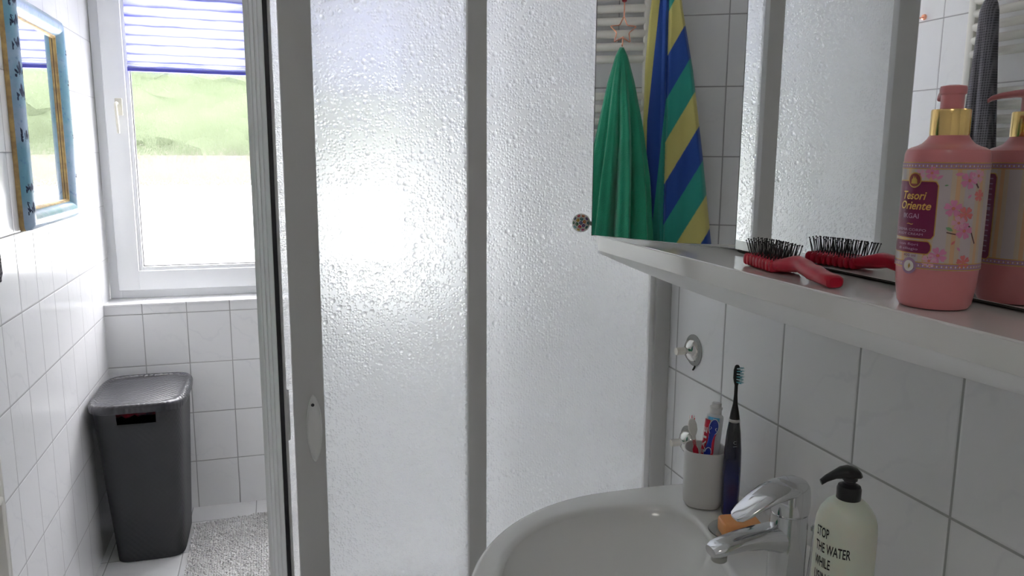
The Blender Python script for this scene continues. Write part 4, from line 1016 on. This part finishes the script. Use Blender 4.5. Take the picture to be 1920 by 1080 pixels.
def striped():
    bm = bm_new(); lay = bm.verts.layers.float_color.new('stripe')
    Yl = lerp([(0, 1.478), (0.12, 1.490), (0.28, 1.500), (0.6, 1.500), (1.0, 1.500)]); Yr = lerp([(0, 1.392), (0.09, 1.378), (0.30, 1.333), (0.6, 1.285), (0.95, 1.235), (1.0, 1.228)])
    col = {'y': (0.50, 0.45, 0.14, 1), 'b': (0.012, 0.055, 0.28, 1), 'g': (0.020, 0.26, 0.21, 1)}
    nz, nu = 330, 220; rows = []
    zt, zb = 0.60, -0.42
    for j in range(nz+1):
        t = j/nz; z = zt+(zb-zt)*t; row = []
        yl, yr = Yl(t), Yr(t); yc = 1.425-0.012*t
        for i in range(nu+1):
            s = i/nu
            y = yl+(yr-yl)*s
            e = abs(y-yc)
            crease = -0.015*math.exp(-(e/0.006)**2)
            x = -0.652-0.018*min(1.0, max(0.0, (y-yc)/0.02))+crease+0.010*min(1, t*3)*sin(2.2*(y-yc)/0.05+1.1*t)+0.012*min(1, t*2)*math.exp(-((y-yc+0.045)/0.02)**2) - 0.03*(max(0, s-0.93)/0.07)**2-0.008*(max(0, 0.07-s)/0.07)**2
            if y < yc:
                w_ = z+1.80*(y-1.419)
                k = math.floor((0.349+10*0.1515-w_)/0.1515) - 10      # -1 above the first edge
                c = 'ybg'[(k+1) % 3]
            else:
                q = y-yc
                c = 'y' if q > 0.066-0.085*max(0, z-0.12) else ('g' if q < 0.085*(0.21-z) else 'b')
            v = bm.verts.new((x, y, z)); v[lay] = col[c]; row.append(v)
        rows.append(row)
    for A, B in zip(rows, rows[1:]):
        for i in range(nu): bm.faces.new((A[i], A[i+1], B[i+1], B[i]))
    t = NT('striped_towel_cloth'); at = t.n('Attribute', attribute_name='stripe').outputs['Color']
    nz_ = t.n('TexNoise', ins={'Vector': t.n('TexCoord').outputs['Object'], 'Scale': 500.0, 'Detail': 2.0})
    bp_ = t.n('Bump', ins={'Height': nz_.outputs[0], 'Strength': 0.5, 'Distance': 0.002})
    m = t.fin(t.n('BsdfPrincipled', ins={'Base Color': at, 'Roughness': 0.95, 'Normal': bp_.outputs[0], 'Sheen Weight': 0.2}).outputs[0])
    o = obj('striped_towel', bm, m, auto=80); md = o.modifiers.new('thickness', 'SOLIDIFY'); md.thickness = 0.005; md.offset = -1
    tag(o, 'yellow, blue and teal striped towel hanging at the near end of the radiator', 'towel')
striped()
# copper star hanger and red knob
cop = mat('copper_wire', (0.80, 0.36, 0.24), 0.25, 1.0)
def star():
    x = -0.640; cy_, cz_ = 1.577, 0.429; ro, ri = 0.049, 0.022
    r = thing('star_hanger', (x, cy_, 0.37), 'copper wire star hanger above the green towel', 'hanger')
    pts = []
    for i in range(10):
        a = PI/2+i*PI/5+0.05; q = ro if i % 2 == 0 else ri
        pts.append((x+0.001*(i % 2), cy_+q*cos(a), cz_+q*sin(a)))
    P = [Vector(p) for p in pts]; dense = []
    for i in range(10):
        a, b = P[i], P[(i+1) % 10]
        for k in (0.12, 0.5, 0.88): dense.append(a.lerp(b, k))
    obj('star_wire', tube(dense, 0.0021, 8, loop=True), cop, r)
    top = P[0]
    obj('hanging_wire', tube(smooth_path([top-Vector((0, 0, 0.004)), top+Vector((0, 0.0, 0.03)), (x, cy_-0.002, 0.55), (x-0.01, cy_-0.002, 0.615), (-0.685, cy_-0.002, 0.660), (-0.700, cy_-0.002, 0.6665), (-0.718, cy_-0.002, 0.6665), (-0.730, cy_-0.002, 0.658)], 5), 0.0021, 8), cop, r)
    obj('lower_hook', tube(smooth_path([(x, cy_, cz_-0.0195), (x, cy_, cz_-0.035), (x+0.006, cy_, 0.380), (x+0.014, cy_, 0.3745), (x+0.020, cy_, 0.380)], 5), 0.0021, 8), cop, r)
    obj('bead', lathe([(0.002, 0.523), (0.008, 0.526), (0.010, 0.533), (0.008, 0.540), (0.002, 0.543)], (x, cy_-0.002, 0), 20), mat('dark_red_bead', (0.25, 0.01, 0.02), 0.3), r)
star()
def wall_hook():
    y, z = 2.478, 0.512
    r = thing('wall_hook', (XL, y, z), 'small copper hook on the left wall tiles, seen in the big mirror', 'hook')
    obj('round_base', lathe([(0.010, 0.0), (0.011, 0.003), (0.009, 0.009), (0.004, 0.012)], (XL, y, z), 24, 'x'), cop, r)
    obj('hook_wire', tube(smooth_path([(XL+0.006, y, z), (XL+0.030, y, z-0.006), (XL+0.055, y, z-0.012), (XL+0.070, y, z-0.004), (XL+0.074, y, z+0.010)], 5), 0.0028, 8), cop, r)
wall_hook()

# ------------------------------------------------------------------ framed mirror on the left wall
def framed_mirror():
    y0, y1, z0, z1 = 2.838, 3.485, -0.252, 0.49
    r = thing('framed_mirror', (XL, (y0+y1)/2, z0), 'wall mirror in a blue wooden frame with gold inner edge and dark leaf pattern', 'mirror')
    prof = [(0.0, 0.0), (0.0, 0.014), (0.002, 0.026), (0.010, 0.036), (0.026, 0.043), (0.042, 0.040), (0.055, 0.030), (0.063, 0.018), (0.063, 0.020), (0.067, 0.019), (0.070, 0.012), (0.073, 0.010), (0.073, 0.0)]
    seg = [0, 1, 1, 1, 1, 1, 1, 2, 0, 0, 0, 2]
    t = NT('blue_distressed_paint'); tc = t.n('TexCoord').outputs['Object']
    nz = t.n('TexNoise', ins={'Vector': tc, 'Scale': 7.0, 'Detail': 6.0}); n2 = t.n('TexNoise', ins={'Vector': tc, 'Scale': 60.0, 'Detail': 3.0})
    c = t.mix(t.rng(nz.outputs[0], 0.40, 0.60), (0.13, 0.31, 0.41, 1), (0.29, 0.39, 0.52, 1)); c = t.mix(t.math('MULTIPLY', t.rng(n2.outputs[0], 0.60, 0.70), 0.5), c, (0.06, 0.14, 0.34, 1))
    blue = t.fin(t.n('BsdfPrincipled', ins={'Base Color': c, 'Roughness': 0.28, 'Coat Weight': 0.3}).outputs[0])
    gold = mat('old_gold_leaf', (0.48, 0.34, 0.13), 0.4, 0.35, vary=(40, (0.30, 0.20, 0.09)))
    dark = mat('dark_gilding', (0.14, 0.10, 0.05), 0.5)
    bm = bm_new(); ms = [gold, blue, dark]
    def ring(u, h, q=6):
        rc = max(0.004, 0.022-u)
        pts = []
        for (yy, zz, sy, sz, a0) in ((y0, z0, 1, 1, PI), (y1, z0, -1, 1, 1.5*PI), (y1, z1, -1, -1, 0), (y0, z1, 1, -1, 0.5*PI)):
            cy_, cz_ = yy+sy*(u+rc), zz+sz*(u+rc)
            for k in range(q+1):
                a = a0+PI/2*k/q; pts.append((XL+0.0005+h, cy_+rc*cos(a), cz_+rc*sin(a)))
        return pts
    rr = [[bm.verts.new(p) for p in ring(u, h)] for u, h in prof]; n = len(rr[0])
    for k, (A, B) in enumerate(zip(rr, rr[1:])):
        for i in range(n): bm.faces.new((A[i], A[(i+1) % n], B[(i+1) % n], B[i])).material_index = seg[k]
    for i in range(n): bm.faces.new((rr[-1][i], rr[-1][(i+1) % n], rr[0][(i+1) % n], rr[0][i])).material_index = 2
    fr = obj('mirror_frame', bm, ms, r, auto=50)
    # painted dark leaf sprays on the upright members
    L = bm_new(); rn = random.Random(11)
    def surf(u, z, yy, sgn):
        h = 0
        for (a, b), (c_, d) in zip(prof, prof[1:]):
            if a <= u <= c_ and c_ > a: h = b+(d-b)*(u-a)/(c_-a); break
        return Vector((XL+0.0005+h+0.0007, yy+sgn*u, z))
    def spray(zc, s_, yy, sgn):
        for k in range(7):
            a = PI*(0.05+0.15*k)+rn.uniform(-.1, .1); l = s_*(0.6+0.4*rn.random())
            pts = []
            for x, y in ((0.15, 0), (0.5, 0.13), (0.85, 0.10), (1.0, 0), (0.85, -0.10), (0.5, -0.13)):
                u = 0.018+l*(x*cos(a)-y*sin(a)); z = zc+1.5*l*(x*sin(a)+y*cos(a)); u = min(0.055, max(0.003, u)); pts.append(surf(u, z, yy, sgn))
            L.faces.new([L.verts.new(p) for p in pts])
    for zc in (-0.20, -0.13, 0.03, 0.16, 0.23, 0.31, 0.38, 0.44): spray(zc, 0.036, y0, 1)
    for zc in (-0.10, 0.05, 0.12, 0.25, 0.36): spray(zc, 0.020, y1, -1)
    obj('leaf_pattern', L, mat('navy_leaf_paint', (0.008, 0.02, 0.06), 0.5), fr, smooth=False)
    obj('mirror_glass', mbox((XL+0.002, y0+0.070, z0+0.070), (XL+0.009, y1-0.070, z1-0.070)), M['mirror'], r, smooth=False)
framed_mirror()

# ------------------------------------------------------------------ laundry hamper
def hamper():
    cx, cy = -0.578, 3.668; z0 = FLOOR+0.0005; H = 0.716
    r = thing('laundry_hamper', (cx, cy, z0), 'dark grey plastic laundry hamper with woven-pattern lid in the far left corner', 'laundry hamper')
    t = NT('anthracite_rattan_plastic'); tc = t.n('TexCoord').outputs['Object']; sp = t.n('SeparateXYZ', ins={0: tc})
    wv = t.math('MULTIPLY', t.math('SINE', t.math('MULTIPLY', t.math('ADD', sp.outputs[0], sp.outputs[1]), 240.0)), t.math('SINE', t.math('MULTIPLY', sp.outputs[2], 240.0)))
    bp_ = t.n('Bump', ins={'Height': wv, 'Strength': 0.22, 'Distance': 0.0015})
    body_m = t.fin(t.n('BsdfPrincipled', ins={'Base Color': (0.017, 0.017, 0.020, 1), 'Roughness': 0.5, 'Normal': bp_.outputs[0]}).outputs[0])
    t = NT('anthracite_woven_lid'); tc = t.n('TexCoord').outputs['Object']; sp = t.n('SeparateXYZ', ins={0: tc})
    wv = t.math('MULTIPLY', t.math('SINE', t.math('MULTIPLY', sp.outputs[0], 300.0)), t.math('SINE', t.math('MULTIPLY', sp.outputs[1], 240.0)))
    bp_ = t.n('Bump', ins={'Height': wv, 'Strength': 0.4, 'Distance': 0.002})
    lid_m = t.fin(t.n('BsdfPrincipled', ins={'Base Color': (0.026, 0.026, 0.031, 1), 'Roughness': 0.36, 'Normal': bp_.outputs[0]}).outputs[0])
    X, Y = (1, 0, 0), (0, 1, 0)
    b = bm_new(); rs = []
    NZ = 28; N = 96
    for j in range(NZ+1):
        t_ = j/NZ; z = z0+0.004+(H-0.004)*t_
        rs.append(se_ring((cx-0.004*t_, cy-0.048*t_, z), X, Y, 0.137+0.038*t_, 0.198+0.030*t_, N, 6.5))
    vv = [[b.verts.new(p) for p in q] for q in rs]
    # hand hole near the top of the front
    def hole(i, j):
        A = rs[j][i]; B = rs[j+1][(i+1) % N]
        ym = (A[1]+B[1])/2; xm_ = (A[0]+B[0])/2; zm = (A[2]+B[2])/2
        return ym < cy-0.15 and abs(xm_-(cx+0.0)) < 0.052 and z0+H-0.075 < zm < z0+H-0.033
    for j in range(NZ):
        for i in range(N):
            if hole(i, j): continue
            b.faces.new((vv[j][i], vv[j][(i+1) % N], vv[j+1][(i+1) % N], vv[j+1][i]))
    b.faces.new(vv[0][::-1])
    o = obj('hamper_body', b, body_m, r, auto=40); md = o.modifiers.new('thickness', 'SOLIDIFY'); md.thickness = 0.004; md.offset = -1
    b = bm_new(); lz = z0+H
    rings(b, [se_ring((cx-0.002, cy-0.060, lz+z), X, Y, 0.188-e, 0.246-e, N, 5.0) for z, e in ((-0.020, 0.004), (-0.018, 0.0), (0.0, -0.002), (0.010, 0.001), (0.016, 0.008), (0.0175, 0.016), (0.014, 0.024), (0.010, 0.030), (0.012, 0.05), (0.014, 0.11), (0.0145, 0.16))])
    obj('lid', b, lid_m, r, auto=50)
    # laundry visible through the hand hole
    b = bm_new(); rn = random.Random(8); rows = []
    for j in range(9):
        rows.append([Vector((cx+(i/15-0.5)*0.24, cy-0.02-0.13*0+ (j/8-0.5)*0.34, lz-0.075+0.018*rn.random())) for i in range(16)])
    rings(b, rows, closed=False)
    lo = obj('crumpled_laundry', b, mat('dark_red_cloth', (0.30, 0.01, 0.02), 0.9, vary=(20, (0.03, 0.03, 0.05))))
    lo.modifiers.new('thickness', 'SOLIDIFY').thickness = 0.02
    tag(lo, 'dark red laundry glimpsed through the hand hole of the hamper', 'laundry')
hamper()

# ------------------------------------------------------------------ bath mat
def bath_mat():
    ang = math.radians(7); A = Vector((-0.425, 3.742, FLOOR+0.001)); ux = Vector((cos(ang), sin(ang), 0)); uy = Vector((sin(ang)*0.0+0.006, -1, 0)).normalized()
    W_, L_ = 0.55, 0.85
    b = bm_new(); P = [A, A+ux*W_, A+ux*W_+uy*L_, A+uy*L_]
    rings(b, [[p for p in P], [p+Vector((0, 0, 0.010)) for p in P]])
    o = obj('bath_mat', b, mat('pale_grey_mat_backing', (0.50, 0.49, 0.47), 0.95))
    tag(o, 'pale grey tufted bath mat on the floor beside the hamper', 'bath mat')
    b = bm_new(); rn = random.Random(9)
    step = 0.0105; ni = int(W_/step); nj = int(L_/step)
    for i in range(ni):
        for j in range(nj):
            c_ = A+ux*(step*(i+0.5))+uy*(step*(j+0.5))+Vector((0, 0, 0.009))
            edge = j < 10
            h = 0.010+0.004*rn.random(); w_ = 0.0052; top = c_+Vector((rn.uniform(-.004, .004), rn.uniform(-.004, .004), h))
            if edge: top += uy*0.003*(-1 if (j//2) % 2 else 1)
            r0 = [c_+Vector((w_*cos(a), w_*sin(a), 0)) for a in (0.4, 1.97, 3.54, 5.11)]; r1 = [top+Vector((w_*0.85*cos(a), w_*0.85*sin(a), 0)) for a in (0.4, 1.97, 3.54, 5.11)]
            rings(b, [r0, r1], cap0=False)
    f = obj('tufts', b, mat('pale_grey_chenille', (0.72, 0.71, 0.70), 0.95, vary=(9, (0.60, 0.59, 0.58))), o, smooth=True, auto=80); f['kind'] = 'stuff'
bath_mat()


# ------------------------------------------------------------------ added fixture for the fill light, unseen behind the camera
def lamp():
    c = (-0.15, -0.25, 0)
    r = thing('added_fill_lamp', (c[0], c[1], CEIL), 'added round white fill lamp, unseen above and behind the camera', 'lamp')
    obj('lamp_base', lathe([(0.19, CEIL), (0.19, CEIL-0.02), (0.18, CEIL-0.025)], c, 48), M['board'], r)
    obj('lamp_shade', lathe([(0.18, CEIL-0.024), (0.178, CEIL-0.055), (0.15, CEIL-0.072), (0.02, CEIL-0.080)], c, 48), mat('opal_glass', (0.8, 0.8, 0.78), 0.3), r)
lamp()
